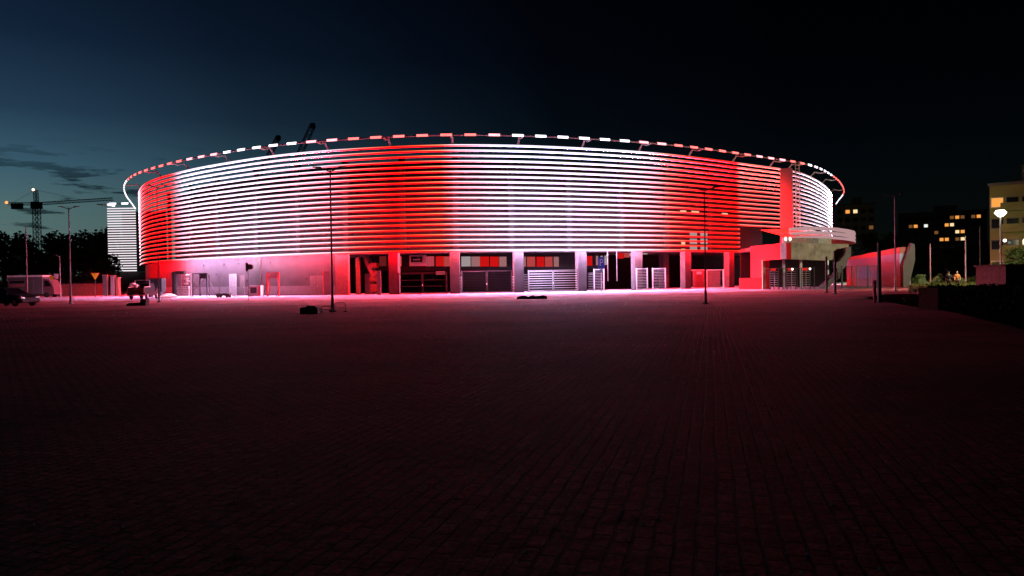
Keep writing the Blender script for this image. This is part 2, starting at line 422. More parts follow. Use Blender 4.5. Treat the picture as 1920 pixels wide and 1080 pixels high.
s_end = (i_right + 1) / (NF - 1)
def make_slat(s0, s1, z0, d0=0.0):
    mb = MB(); n = max(2, int((s1 - s0) * (NF - 1) / 1.3))
    for k in range(n):
        a, b = s0 + (s1 - s0) * k / n, s0 + (s1 - s0) * (k + 1) / n
        p = [fac(a, d0), fac(b, d0)]; q = [fac(a, d0 + .13), fac(b, d0 + .13)]
        def A(v, z): return (v.x, v.y, z0 + z)
        u = [(a, 0), (b, 0), (b, 1), (a, 1)]
        p3 = [fac(a, d0 + .012), fac(b, d0 + .012)]
        mb.face([A(p[0], 0), A(p[1], 0), A(p[1], .12), A(p[0], .12)], 0, u)
        mb.face([A(p[0], .12), A(p[1], .12), A(p[1], BH), A(p[0], BH)], 1, u)
        mb.face([A(p[0], BH), A(p[1], BH), A(q[1], BH), A(q[0], BH)], 2, u)
        mb.face([A(q[1], .0), A(q[0], .0), A(q[0], BH), A(q[1], BH)], 2, u)
        mb.face([A(p3[0], 0), A(p3[1], 0), A(p[1], 0), A(p[0], 0)], 2, u)
        lp = .14 if a > s_at(1466) or a < s_at(285) else .046 if a < s_at(540) else .022      # a deeper lip where the strips are seen almost end-on
        mb.face([A(p3[1], 0), A(p3[0], 0), A(p3[0], lp), A(p3[1], lp)], 2, u)   # lip that hides the added strip from low views
        mb.face([A(q[0], lp), A(q[1], lp), A(p3[1], lp), A(p3[0], lp)], 3, u)
    for e, fl in ((s0, 1), (s1, 0)):
        v, w = fac(e, d0), fac(e, d0 + .13)
        q = [(v.x, v.y, z0), (v.x, v.y, z0 + BH), (w.x, w.y, z0 + BH), (w.x, w.y, z0)]
        mb.face(q if fl else q[::-1], 2, [(e, 0)] * 4)
    return mb.build('light_slat', [m_panel, m_line, dark_steel, m_spill], arena, OFF, uvs=True)
for i in range(SL_N):
    make_slat((i_left - 1) / (NF - 1), s_at(1387) if i < 6 else s_end, SL_Z0 + SL_P * i)
ZTOP = SL_Z0 + SL_P * 20 + .31

# rim, its lights and the curved brackets that carry it
rim_m = mat('rim_steel', (.5, .45, .45), .5, .3)
mb = MB(); mb.tube([Vector((p.x, p.y, ZRIM - .05)) for p in rim_pts[::2]], .09, 8); mb.build('rim_tube', rim_m, arena, OFF, smooth=True)
pitch = 2.78; L = len(rim_pts) - 1.0
Rg = glow('rim_light_red', (1, .13, .12), 3); Wg = glow('rim_light_white', (1, .9, 1), 3); Pg = glow('rim_light_pink', (1, .32, .36), 3)
k = 0
while True:
    t0 = 1.5 + k * pitch; k += 1
    if t0 + 1.4 > L: break
    def rp(t):
        i = int(t); return rim_pts[i].lerp(rim_pts[min(i + 1, len(rim_pts) - 1)], t - i)
    a_, b_ = rp(t0), rp(t0 + 1.32); dd = (b_ - a_).normalized(); nn = Vector((dd.y, -dd.x, 0)) * .09
    px = project((a_.x, a_.y, ZRIM))[0]
    m = Wg
    if t0 > L * .1 and t0 < L * .9:
        if 240 < px < 345 or 1480 < px < 1512 or 1560 < px or 620 < px < 930 and px < 900 or 1255 < px < 1400: m = Rg
        elif 345 <= px < 400 or 560 < px <= 620 or 900 <= px < 960 or 1190 < px < 1500: m = Pg
    mb = MB()
    prof = [(-1, -.6), (-.6, -1), (.6, -1), (1, -.6), (1, .6), (.6, 1), (-.6, 1), (-1, .6)]
    rings = [[p + nn * u + Vector((0, 0, ZRIM - .02 - p.z + v * .125)) for u, v in prof] for p in (a_, b_)]
    for j in range(8):
        j2 = (j + 1) % 8; mb.face([rings[0][j], rings[0][j2], rings[1][j2], rings[1][j]])
    mb.face(rings[0][::-1]); mb.face(rings[1])
    mb.build('rim_light', m, arena, OFF)
col_px = [263, 300, 352, 428, 512, 614, 732, 850, 974, 1095, 1202, 1296, 1378]
for px in col_px + [1448, 1482, 1524, 1545, 1560]:
    s = s_at(px)
    p = [fac(s, .3, ZTOP - .3), fac(s, .25, ZTOP + .1), fac(s, -.35, ZTOP + .75), fac(s, -1.3, ZRIM - .15), fac(s, -2.2, ZRIM - .08)]
    mb = MB(); mb.tube(p, [.13, .13, .12, .11, .1], 6); mb.build('rim_bracket', white_paint, arena, OFF, smooth=True)
# columns: the bare ones stand free at ground level
for px in col_px[6:] + [1345]:
    s = s_at(px) if px != 1345 else s_at(1316); c = fac(s, 1.1 if px != 1345 else 7)
    mb = MB(); mb.obox((c.x, c.y, 0), 1.15, .9, 5.0, fac_dir(s)); mb.build('column', concrete, arena, OFF)
for px in col_px:
    s = s_at(px); c = fac(s, 4.5)
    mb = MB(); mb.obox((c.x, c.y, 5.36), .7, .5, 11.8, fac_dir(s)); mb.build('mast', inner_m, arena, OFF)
# dark building core behind the slats, first floor slab, underside
s0, s1 = .02, s_at(1500)
mb = MB(); ribbon(mb, run(s0, s1, 6), run(s0, s1, 6.4, len(run(s0, s1, 6)) - 1), 5.35, 16.6); mb.build('core_wall', mat('core_red_scatter', (.0045, .0003, .0004), .95, var=.5, scale=.4), arena, OFF)  # red LED scatter behind the slats put into the wall colour
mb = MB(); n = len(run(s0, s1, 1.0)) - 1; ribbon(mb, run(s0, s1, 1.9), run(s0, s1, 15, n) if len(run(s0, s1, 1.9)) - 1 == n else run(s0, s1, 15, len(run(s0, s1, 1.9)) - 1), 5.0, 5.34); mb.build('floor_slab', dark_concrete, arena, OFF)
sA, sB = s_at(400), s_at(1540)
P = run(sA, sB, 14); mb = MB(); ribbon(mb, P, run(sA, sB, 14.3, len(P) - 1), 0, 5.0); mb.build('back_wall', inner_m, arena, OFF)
# raked seating inside the right part, seen through the slats
sr0, sr1 = s_at(1040), s_at(1600)
mb = MB()
for r_ in range(9):
    P = run(sr0, sr1, 8 + r_ * .9); ribbon(mb, P, run(sr0, sr1, 8.85 + r_ * .9, len(P) - 1), 6 + r_ * .55 - .5, 6 + r_ * .55)
# ground-floor wall with plinth, left half
sw0, sw1 = s_at(250), s_at(644)
P = run(sw0, sw1, .9); n = len(P) - 1
mb = MB(); ribbon(mb, P, run(sw0, sw1, 1.2, n), 1.2, 5.0); mb.build('ground_floor_wall', mat('wall_concrete', (.047, .031, .038), .9, var=.22, scale=.9, bump=.3, bscale=9), arena, OFF)
mb = MB(); ribbon(mb, run(sw0, sw1, .86, n), run(sw0, sw1, 1.2, n), .1, 1.2); mb.build('plinth', plinth_m, arena, OFF)
mb = MB(); ribbon(mb, run(sw0, sw1, .92, n), run(sw0, sw1, 1.2, n), 0, .1); mb.build('plinth_foot', black_m, arena, OFF)
# return wall of the recess at the wall's end, with dark boards
def wall_item(name, px, w, z0, z1, m, d0=.8, th=.1, label=None):
    s = s_at(px); c = fac(s, d0)
    mb = MB(); mb.obox((c.x, c.y, z0), w, th, z1 - z0, fac_dir(s)); o = mb.build(name, m, arena, OFF)
    if label: o['label'] = label
    return o
d1 = wall_item('double_door', 585, 2.0, .02, 2.45, door_m)
for dx in (-.5, .5):
    s = s_at(585 + dx * 15); c = fac(s, .73); mb = MB(); mb.obox((c.x, c.y, .12), .9, .03, 2.25, fac_dir(s)); mb.build('door_leaf', door_m, d1, OFF)
c = fac(s_at(586), .68); mb = MB(); mb.tube([(c.x, c.y, 1), (c.x, c.y, 1.25)], .025, 6); mb.build('handle', steel, d1, OFF)
d2 = wall_item('door', 442, .95, .02, 2.7, door_m)
c = fac(s_at(446), .7); mb = MB(); mb.tube([(c.x, c.y, 1), (c.x, c.y, 1.2)], .025, 6); mb.build('handle', steel, d2, OFF)
d3 = wall_item('door', 424, 1.5, .02, 2.9, mat('pale_door', (.3, .28, .29), .7), label='wide pale grey door')
wall_item('recess', 470, 1.5, 1.25, 4.99, dark_concrete, label='dark tall wall panel')
for px, py in ((369, 497), (408, 496), (434, 494), (495, 492), (606, 482), (564, 523), (450, 526), (393, 514)):
    s = s_at(px); z = at_depth(px, py, fac(s, .8).y).z; c = fac(s, .88, z); mb = MB(); mb.ball(c, .15, 10, sq=(1, .15, 1)); mb.build('vent', black_m, arena, OFF)
# recess to the right of the wall
wall_item('recess_wall', 634, 1.7, 0, 5.0, mat('recess_red_wall', (.22, .10, .09), .9), .8, .5)
wall_item('recess_strip', 652, .5, .02, 4.6, old_wood, 2.5, .3)
wall_item('recess_door', 664, 1.3, .02, 2.6, black_m, 4.0, .1)
mb = MB()
for k_ in range(9):
    s = s_at(661 + k_ * 2.2); c = fac(s, 3.4); mb.obox((c.x, c.y, 4.9 - k_ * .3 - .25), .5, 1.2, .25, fac_dir(s))
mb.build('recess_stair', dark_concrete, arena, OFF)
for k_, (z0, z1, w) in enumerate(((3.3, 3.9, .9), (2.4, 2.9, 1.0), (1.6, 2.2, 1.0), (.3, 1.3, .95))):
    wall_item('pallet_shelf', 679 + (k_ % 2) * 1.5, w, z0, z1, old_wood, 3.2, .8)
# row of panels under the stand, LED reflections painted as glowing colours
PN = {'w': glow('panel_glow_white', (.55, .47, .47), 0.60), 'p': glow('panel_glow_pink', (.62, .26, .27), 0.52), 'r': glow('panel_glow_red', (1, .012, .012), 0.56), 'l': glow('panel_glow_light_red', (.85, .10, .10), 0.52),
      'd': glow('panel_glow_dim_red', (.16, .012, .012), .8), 'k': glow('panel_glow_dark_pink', (.55, .06, .09), .8)}
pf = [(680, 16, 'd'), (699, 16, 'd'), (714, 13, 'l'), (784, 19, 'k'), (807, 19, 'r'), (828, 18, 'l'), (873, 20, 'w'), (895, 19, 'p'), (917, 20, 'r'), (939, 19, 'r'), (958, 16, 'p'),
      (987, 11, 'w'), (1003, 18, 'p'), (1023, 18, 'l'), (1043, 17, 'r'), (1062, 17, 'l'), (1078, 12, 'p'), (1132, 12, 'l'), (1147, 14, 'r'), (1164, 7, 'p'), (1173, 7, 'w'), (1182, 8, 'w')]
def pane(px0, px1, py0, py1, dins, m, name='glow_panel', th=.06):
    s = s_at((px0 + px1) / 2); c = fac(s, dins); z0 = at_depth((px0 + px1) / 2, py1, c.y).z; z1 = at_depth((px0 + px1) / 2, py0, c.y).z
    w = (px1 - px0) * c.y / F / max(.5, math.cos(fac_dir(s)))
    mb = MB(); mb.obox((c.x, c.y, z0), w, th, z1 - z0, fac_dir(s)); return mb.build(name, m, arena, OFF)
for px, w, c in pf:
    dr = .012 * max(0, px - 1085)
    pane(px - w / 2 + 1.4, px + w / 2 - 1.4, 481 - dr * 2, 499.5 - dr * 3, 6, PN[c])
for k_ in range(6):
    px = 1219 + k_ * 13.2; pane(px - 5.5, px + 5.5, 462 - k_ * 2.5, 484 - k_ * 2.0, 6.5, PN['rlwwwl'[k_]])
for j in range(3):
    for k_ in range(2):
        px = 1332 + k_ * 20; pane(px - 8, px + 8, 433 + j * 14, 443 + j * 14, 3, PN['w'])
for px, py, w in ((1313, 396, 13), (1336, 397, 17), (1392, 401, 14), (1312, 455, 8), (1312, 468, 8)):
    pane(px - w / 2, px + w / 2, py - 2, py + 3, 3, glow('strip_lamp', (1, .62, .35), .9), 'strip_lamp')
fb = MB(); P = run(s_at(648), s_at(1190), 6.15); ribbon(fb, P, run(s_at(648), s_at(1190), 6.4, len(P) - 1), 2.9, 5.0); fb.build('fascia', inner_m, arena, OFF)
# framed board with a screen between the first two free columns
bd = pane(742, 774, 479, 499, 5.6, board_white, 'notice_board', .1)
s = s_at(756); c = fac(s, 5.5); z = at_depth(756, 492, c.y).z
mb = MB(); mb.obox((c.x, c.y, z), 1.5, .04, .75, fac_dir(s)); mb.build('screen', glass_dark, bd, OFF)
mb = MB(); c = fac(s, 5.46); mb.obox((c.x, c.y, z + .28), .9, .03, .08, fac_dir(s)); mb.build('screen_bar', board_white, bd, OFF)
pane(804, 821, 509, 515, 5, PN['k'], 'notice')

# red-lit entrance block with the weathered beam, right of the slats
E0 = at_depth(1475, 545, 84); E1 = at_depth(1408, 545, 93); E2 = at_depth(1592, 540, 90.5)
ZB1, ZB0 = 5.3, 3.45
def slab(mb, A, B, th, z0, z1, mi=0, inward=1):
    A = Vector((A.x, A.y, 0)); B = Vector((B.x, B.y, 0)); t = (B - A).normalized(); nrm = Vector((-t.y, t.x, 0)) * th * inward
    b = [A, B, B + nrm, A + nrm]
    if inward < 0: b = b[::-1]
    mb.hexa([(p.x, p.y, z0) for p in b], [(p.x, p.y, z1) for p in b], mi)
mb = MB(); slab(mb, E1, E0, .6, ZB0 + .0, ZB1); slab(mb, E1, E1.lerp(E0, .42), .6, 0, ZB0 - .002); mb.build('entrance_side_wall', entry_red_light, arena, OFF)
mb = MB()
A = E0 + Vector((.03, 0, 0)); B = E2; t = (B - A).normalized(); nv = Vector((-t.y, t.x, 0)) * .8
poly = [(0, ZB1), (0, ZB0), ((B - A).length * .66, ZB0 - .15), ((B - A).length * .82, ZB0 + .1), ((B - A).length, ZB1 - .5), ((B - A).length, ZB1)]
def BP(u, v, k): q = Vector((A.x, A.y, 0)) + Vector((t.x, t.y, 0)) * u + Vector((nv.x, nv.y, 0)) * k; return (q.x, q.y, v)
f0 = [BP(u, v, 0) for u, v in poly]; f1 = [BP(u, v, 1) for u, v in poly]
mb.face(f0); mb.face(f1[::-1])
for i in range(6): mb.face([f0[(i + 1) % 6], f0[i], f1[i], f1[(i + 1) % 6]])
mb.build('entrance_beam', beam_m, arena, OFF)
Ei = E2 + Vector((2, 10, 0)); Ej = E1 + Vector((1.5, 9, 0))
mb = MB(); q = [E1 + Vector((.7, .3, 0)), E0 + Vector((.2, .9, 0)), E2 + Vector((-.5, .9, 0)), Ei, Ej]
mb.hexa([(p.x, p.y, ZB1 - .5) for p in q], [(p.x, p.y, ZB1 - .02) for p in q]); mb.build('entrance_deck', dark_concrete, arena, OFF)
mb = MB(); slab(mb, Ej, Ei, .3, 0, ZB1 - .52); mb.build('entrance_back_wall', inner_m, arena, OFF)
c = at_depth(1410, 540, 90); mb = MB(); c2 = at_depth(1386, 540, 90); slab(mb, c2, at_depth(1433, 540, 88), .5, 0, 1.35); mb.build('entrance_low_wall', entry_red_light, arena, OFF)
# parapet wall behind the beam
A_, B_ = at_depth(1470, 545, 92), at_depth(1560, 545, 96)
for k_, cc in enumerate(((.55, .3, .3), (.4, .32, .34), (.6, .58, .55))):
    mb = MB(); slab(mb, A_.lerp(B_, (0, .5, .72)[k_]), A_.lerp(B_, (.5, .72, 1)[k_] - .002), .3, ZB1, 6.3); mb.build('parapet', mat('parapet_tone', cc, .9), arena, OFF)
for px in (1473, 1481.5):
    p = at_depth(px, 448, 91); mb = MB(); mb.ball(p, .17, 10, sq=(1, 1, 1.6)); mb.build('entrance_lamp', glow('entrance_lamp_glow', (1, .9, .85), 2), arena, OFF)
# pylon with ladder
s = s_at(1457); pc = fac(s, -1.6)
pylon = MB(); pylon.obox((pc.x, pc.y, ZB1), 1.9, 1.8, 12.0, -.4, taper=.86)
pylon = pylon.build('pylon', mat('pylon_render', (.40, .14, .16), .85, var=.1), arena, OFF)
mb = MB(); lx = pc + Vector((1.0, -1.0, 0))
for dx in (0, .55): mb.tube([(lx.x + dx, lx.y, ZB1), (lx.x + dx - .05, lx.y, 18.2)], .06, 6)
for k_ in range(24): mb.tube([(lx.x, lx.y, ZB1 + .4 + k_ * .52), (lx.x + .55, lx.y, ZB1 + .4 + k_ * .52 + (.25 if k_ % 2 else 0))], .035, 5)
mb.build('ladder', white_paint, pylon, OFF)
# curved white terrace that sticks out to the right
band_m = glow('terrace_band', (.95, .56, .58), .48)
tp = [at_depth(1490, 500, 102), at_depth(1515, 500, 100.5), at_depth(1545, 500, 101), at_depth(1572, 500, 104), at_depth(1592, 500, 108), at_depth(1603, 500, 112), at_depth(1605, 500, 118)]
tin = [p + Vector((-.3, 1.2, 0)) for p in tp]
def zat(px, py, Y): return at_depth(px, py, Y).z
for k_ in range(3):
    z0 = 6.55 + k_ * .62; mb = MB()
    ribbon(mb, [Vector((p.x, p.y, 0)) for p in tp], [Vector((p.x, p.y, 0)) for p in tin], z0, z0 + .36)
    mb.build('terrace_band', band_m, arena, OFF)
mb = MB()
for i in range(len(tp) - 1):
    o_ = [tp[i], tp[i + 1]]; back = [p + Vector((-3, 5, 0)) for p in o_]
    mb.face([(o_[0].x, o_[0].y, 6.5), (back[0].x, back[0].y, 5.7), (back[1].x, back[1].y, 5.7), (o_[1].x, o_[1].y, 6.5)])
    mb.face([(o_[0].x + -.05, o_[0].y + .1, 6.52), (o_[1].x - .05, o_[1].y + .1, 6.52), (back[1].x, back[1].y, 8.2), (back[0].x, back[0].y, 8.2)])
mb.build('terrace_soffit', mat('soffit_red', (.35, .10, .07), .9, var=.4, scale=.8), arena, OFF)
# outside stair in zigzag profile
sp = [(1596, 463), (1589, 463), (1584, 478), (1574, 490), (1567, 493), (1567, 500), (1571, 506), (1560, 520), (1548, 530), (1536, 546), (1549, 546), (1560, 533), (1574, 522), (1577, 509), (1588, 497), (1590, 487), (1596, 480)]
f0 = [at_depth(x, y, 86 + (x - 1536) * .03) for x, y in sp]; f1 = [p + Vector((.5, 2.0, 0)) for p in f0]
for L_ in (f0, f1):
    for p in L_: p.z = max(p.z, .0)
mb = MB(); n = len(sp); mb.face([tuple(p) for p in f0]); mb.face([tuple(p) for p in f1[::-1]])
for i in range(n): mb.face([f0[(i + 1) % n], f0[i], f1[i], f1[(i + 1) % n]])
mb.build('outside_stair', plinth_m, arena, OFF)
# hall columns
for px, w in ((1432, .3), (1470, .25), (1502, .25), (1551, .3)):
    p = at_depth(px, 545, 88); mb = MB(); mb.obox((p.x, p.y, 0), w, w, ZB0 if px != 1551 else ZB0 - .15); mb.build('hall_post', wood if px < 1450 else steel, arena, OFF)

# far stand with the same slats, at the left
fs_loc = at_depth(230, 545, 183); fs_loc.z = 0
far = thing('grandstand', 'far stand end with tightly spaced white light slats left of the arena', 'grandstand', fs_loc)
fo = tuple(fs_loc); ws = glow('slat_white', (1, .90, .97), 1.05)
xa, xb = at_depth(203, 500, 181).x, at_depth(256, 500, 181).x
for i in range(26):
    mb = MB(); z = 5.0 + i * .607; mb.box(xa + .03 * (25 - i) * .1, 181, z, xb, 181.13, z + .26); mb.build('light_slat', ws, far, fo)
mb = MB(); mb.box(xa + 1, 186, 5, xb + 5, 186.4, 20); mb.build('core_wall', inner_m, far, fo)
mb = MB(); mb.box(xa + 1.5, 182, 0, xb + 6, 182.4, 4.9); mb.build('ground_floor_wall', concrete, far, fo)
mb = MB(); mb.tube([(xa - 1.8, 184, 21.2), (xa - 1.5, 179.2, 21.2), (xb, 179, 21.2)], .1, 6); mb.build('rim_tube', rim_m, far, fo)
for px0, px1, dy in ((190, 195, 3), (196, 201, 1.2), (205, 217, 0), (228, 240, 0), (191, 196, 4.5)):
    x0, x1 = at_depth(px0, 383, 179).x, at_depth(px1, 383, 179).x
    mb = MB(); mb.box(x0, 178.9 + dy, 21.1, x1, 179.2 + dy, 21.45); mb.build('rim_light', Wg, far, fo)

# ------------------------------------------------------------------ gates and fences between the columns
def gate(px0, px1, Y, h, label, rz=0.0, leaves=2, nb=13, flap=.0, m=steel, fill=None, group='steel gates between the arena columns'):
    Y = fac(s_at((px0 + px1) / 2), .9 if leaves == 2 else .35).y
    c = at_depth((px0 + px1) / 2, 549, Y); w = (px1 - px0) * Y / F
    t = thing('gate', label, 'gate', (c.x, c.y, 0), rz, group)
    for sx_ in (-1, 1):
        mb = MB(); mb.beam((sx_ * w / 2, 0, 0), (sx_ * w / 2, 0, h + .08), .1); mb.build('gate_post', m, t)
    lw_ = w / leaves
    for k_ in range(leaves):
        x0 = -w / 2 + k_ * lw_ + .07; x1 = x0 + lw_ - .14
        fr = MB()
        for a_, b_ in (((x0, 0, .08), (x1, 0, .08)), ((x0, 0, h), (x1, 0, h)), ((x0, 0, .08), (x0, 0, h)), ((x1, 0, .08), (x1, 0, h))): fr.beam(a_, b_, .07)
        fr = fr.build('gate_leaf', m, t)
        bars = MB()
        for j in range(nb):
            z = .22 + (h - .35) * j / (nb - 1); bars.beam((x0, .012, z), (x1, .012, z), .03, .05 if nb < 10 else .04)
        bars.build('rails', fill or m, fr)
    mb = MB(); hx = 0 if leaves == 2 else w / 2 - .12
    mb.tube([(hx, -.08, 1.0), (hx, -.08, 1.2)], .04, 6); mb.build('handle', white_paint, t)
    return t
def infill(px0, px1, Y, h, label, nb=11, group='narrow rail fences beside the gates'):
    Y = fac(s_at((px0 + px1) / 2), .9).y
    c = at_depth((px0 + px1) / 2, 549, Y); w = (px1 - px0) * Y / F
    t = thing('rail_fence', label, 'fence', (c.x, c.y, 0), 0, group)
    mb = MB()
    for j in range(nb): mb.beam((-w / 2, 0, .15 + j * (h - .2) / (nb - 1)), (w / 2, 0, .15 + j * (h - .2) / (nb - 1)), .03, .06)
    mb.build('rails', steel, t)
    mb = MB(); mb.beam((w / 2, 0, 0), (w / 2, 0, h + .1), .07); mb.build('post', steel, t)
gate(747, 838, 88.5, 2.55, 'double gate behind red light between the two leftmost free columns', nb=4, m=black_m)
gate(866, 960, 87.5, 2.65, 'closed double gate left of the gate with bright stripes, dark behind its rails', m=mat('gate_grey', (.07, .055, .06), .7), fill=black_m)
gate(991, 1084, 87.3, 2.65, 'closed double gate whose pale rails shine like stripes, middle of the facade', nb=9, fill=white_paint)  # white rail colour stands in for light reflected by the bars
gate(1114, 1133, 86.2, 2.7, 'narrow gate leaf standing open beside the blue P sign', rz=-.3, leaves=1, m=white_paint, fill=steel)
gate(1193, 1215, 86.5, 2.75, 'pinkish gate leaf in front of a concrete column', rz=.2, leaves=1, m=white_paint, fill=seat_grey)
gate(1224, 1248, 86.8, 2.75, 'narrow gate leaf standing open left of the black opening', rz=-.25, leaves=1, m=white_paint, fill=steel)
g7 = gate(1293, 1357, 86.0, 2.5, 'red-lit boarded gate with a small white notice', leaves=2, m=white_paint, nb=3, fill=mat('gate_board', (.15, .06, .06), .7))
mb = MB(); mb.box(-1.9, -.02, .1, 1.9, .0, 2.45); mb.build('board', mat('gate_sheet', (.13, .045, .045), .7, var=.2), g7)
mb = MB(); mb.box(-1.35, -.075, 1.95, -.65, -.045, 2.3); mb.build('notice', board_white, g7)
infill(739, 747, 88.5, 2.0, 'short rail fence right of the brightest red column')
infill(859, 866, 87.6, 2.0, 'short rail fence at the right foot of the pink column left of the dark gate')
infill(960, 968, 87.6, 2.0, 'short rail fence left of the middle column')
infill(980, 991, 87.5, 2.2, 'short rail fence right of the middle column')
infill(1103, 1113, 87.0, 2.3, 'short rail fence left of the gate leaf by the blue P sign')
for k_, px in enumerate((1140, 1157)):
    p = at_depth(px, 527, 92); q = at_depth(px, 470, 92)
    mb = MB(); mb.tube([tuple(p), (p.x, p.y, q.z)], .06, 6)
    tag(mb.build('drain_pipe', steel), ('left', 'right')[k_] + ' thin pipe hanging down in the dark bay right of the blue P sign', 'pipe', 'hanging pipes')
# blue P sign
p = at_depth(1128, 549, 84.5)
t = thing('parking_sign', 'square blue sign with a white P on a post before the gates', 'sign', (p.x, p.y, 0))
mb = MB(); mb.tube([(0, .05, 0), (0, .05, 4.1)], .04, 8); mb.build('post', steel, t)
mb = MB(); mb.box(-.36, -.02, 2.7, .36, .02, 4.0); mb.build('sign_plate', blue, t)
mb = MB(); mb.box(-.16, -.035, 3.0, -.08, -.022, 3.75); mb.box(-.08, -.035, 3.67, .14, -.022, 3.75); mb.box(-.08, -.035, 3.35, .14, -.022, 3.43); mb.box(.14, -.035, 3.38, .2, -.022, 3.72); mb.build('letter', board_white, t)
mb = MB(); mb.disc((0, -.01, 2.45), .2, 'y', .04); mb.build('round_plate', mat('dull_blue', (.06, .09, .2), .5), t)
# red post by the bay
p = at_depth(711, 551, 86)
t = thing('upright_slab', 'tall narrow red-lit slab standing left of the brightest red column', 'slab', (p.x, p.y, 0))
mb = MB(); mb.box(-.22, -.1, 0, .22, .1, 2.85); mb.build('slab_body', plinth_m, t); mb = MB(); mb.box(-.26, -.14, 0, .26, .14, .06); mb.build('foot_plate', steel, t)
p = at_depth(614, 552, 90.5)
t = thing('leaning_panel', 'pale board standing against the wall right of the double door', 'board', (p.x, p.y, 0))
mb = MB(); mb.box(-.42, -.04, .02, .42, .0, 2.9); mb.build('sheet', plinth_m, t); mb = MB(); mb.beam((-.45, -.06, 0), (-.45, -.06, 3.0), .09); mb.build('edge_post', red_paint, t)

# ------------------------------------------------------------------ entrance cages under the beam
for k_, px in enumerate((1452, 1484, 1511)):
    p = at_depth(px, 546, 85.5)
    t = thing('turnstile', ('leftmost tall turnstile cage under the weathered beam, beside the red leg', 'middle tall turnstile cage under the weathered beam', 'rightmost tall turnstile cage under the weathered beam, beside the dark stair')[k_], 'turnstile', (p.x, p.y, 0), 0, 'turnstile cages')
    mb = MB()
    for x in (-.75, -.25, .25, .75):
        for y in (-.6, .6): mb.beam((x, y, 0), (x, y, 2.4), .06)
    mb.box(-.8, -.65, 2.4, .8, .65, 2.46); mb.build('cage', dark_steel, t)
    mb = MB(); mb.tube([(0, 0, 0), (0, 0, 2.35)], .06, 8)
    for j in range(8):
        for a_ in (0, 2.09, 4.19): mb.tube([(0, 0, .3 + j * .25), (.6 * math.cos(a_ + .4), .55 * math.sin(a_ + .4), .3 + j * .25)], .025, 5)
    mb.build('rotor', steel, t)
    mb = MB(); mb.box(-.65, -.72, 2.15, -.05, -.66, 2.42); mb.build('red_lamp', glow('stop_lamp', (1, .03, .03), .6), t)
    if k_:
        mb = MB(); mb.ball((.2 if k_ == 2 else -.15, -.75, 2.3), .13, 8); mb.build('white_lamp', glow('cage_lamp', (1, .9, .75), 3), t)
# ramp wall on the right
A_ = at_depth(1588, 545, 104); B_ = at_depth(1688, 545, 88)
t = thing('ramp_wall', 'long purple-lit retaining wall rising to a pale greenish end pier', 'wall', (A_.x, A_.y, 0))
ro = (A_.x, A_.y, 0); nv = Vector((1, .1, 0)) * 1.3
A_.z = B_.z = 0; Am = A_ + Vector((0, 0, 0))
def wpoly(mb, z):
    a0, a1, b0, b1 = z
    q0 = [Vector((A_.x, A_.y, a0)), Vector((B_.x, B_.y, b0)), Vector((B_.x, B_.y, b1)), Vector((A_.x, A_.y, a1))]; q1 = [p + nv for p in q0]
    mb.face(q0); mb.face(q1[::-1])
    for i in range(4): mb.face([q0[(i + 1) % 4], q0[i], q1[i], q1[(i + 1) % 4]])
mb = MB(); wpoly(mb, (0, 1.0, 0, 1.35)); mb.build('wall_foot', mat('wall_foot_tone', (.42, .30, .34), .9), t, ro)
mb = MB(); nv = Vector((1, .1, 0)) * 1.2; wpoly(mb, (1.0, 3.6, 1.36, 4.0)); mb.build('wall_face', mat('lilac_led_tint', (.36, .44, .62), .9, var=.1), t, ro)  # white LED light put into the face as a lilac tint
mb = MB(); nv = Vector((1, .1, 0)) * 1.1; wpoly(mb, (3.605, 3.95, 4.005, 4.75)); mb.build('coping', mat('coping_red', (.5, .15, .13), .9), t, ro)
mb = MB(); e0 = B_ + Vector((.05, -.3, 0))
mb.prism([(e0.x - .1, .0), (e0.x + .5, 0), (e0.x + 1.3, 3.1), (e0.x + 1.3, 5.0), (e0.x + .9, 5.2), (e0.x - .1, 2.6)], 'y', e0.y - .5, e0.y); mb.build('end_pier', plinth_m, t, ro)
# fence with tall posts
def site_fence(pxs, Y, h, label, group=None):
    c = at_depth(pxs[0], 546, Y); t = thing('site_fence', label, 'fence', (c.x, c.y, 0), 0, group)
    xs = [gx(p, Y) - c.x for p in pxs]
    for x in xs: mb = MB(); mb.beam((x, 0, 0), (x, 0, h), .12); mb.build('post', dark_pole, t)
    mb = MB(); mb.beam((xs[0], .07, h - .06), (xs[-1], .07, h - .06), .05); mb.beam((xs[0], .07, .12), (xs[-1], .07, .12), .05)
    x = xs[0]
    while x < xs[-1]: mb.tube([(x, .07, .12), (x, .07, h - .06)], .012, 4, caps=False); x += .22
    mb.build('mesh_panel', dark_pole, t)
site_fence((1579, 1598, 1607, 1628, 1646), 85, 2.6, 'dark mesh fence with square posts in front of the purple wall')
for px, yt, yb, lab in ((1550, 481, 549, 'shorter dark post in front of the stair, left one of two'), (1566, 470, 551, 'taller dark post in front of the stair, right one of two'), (1649, 455, 567, 'dark timber post at the edge of the black soil')):
    p = on_ground(px, yb); z = at_depth(px, yt, p.y).z
    mb = MB(); mb.obox((p.x, p.y, 0), .16, .16, z, 0, taper=.9); mb.disc((p.x, p.y, .03), .22, 'z', .06, 10)
    tag(mb.build('post', dark_pole), lab, 'post')
p = on_ground(1640, 568); mb = MB(); mb.obox((p.x, p.y, 0), .12, .12, 1.1, 0); mb.ball((p.x, p.y, 1.15), .12, 8)
tag(mb.build('bollard', red_paint), 'short reddish bollard at the left edge of the black soil', 'bollard')

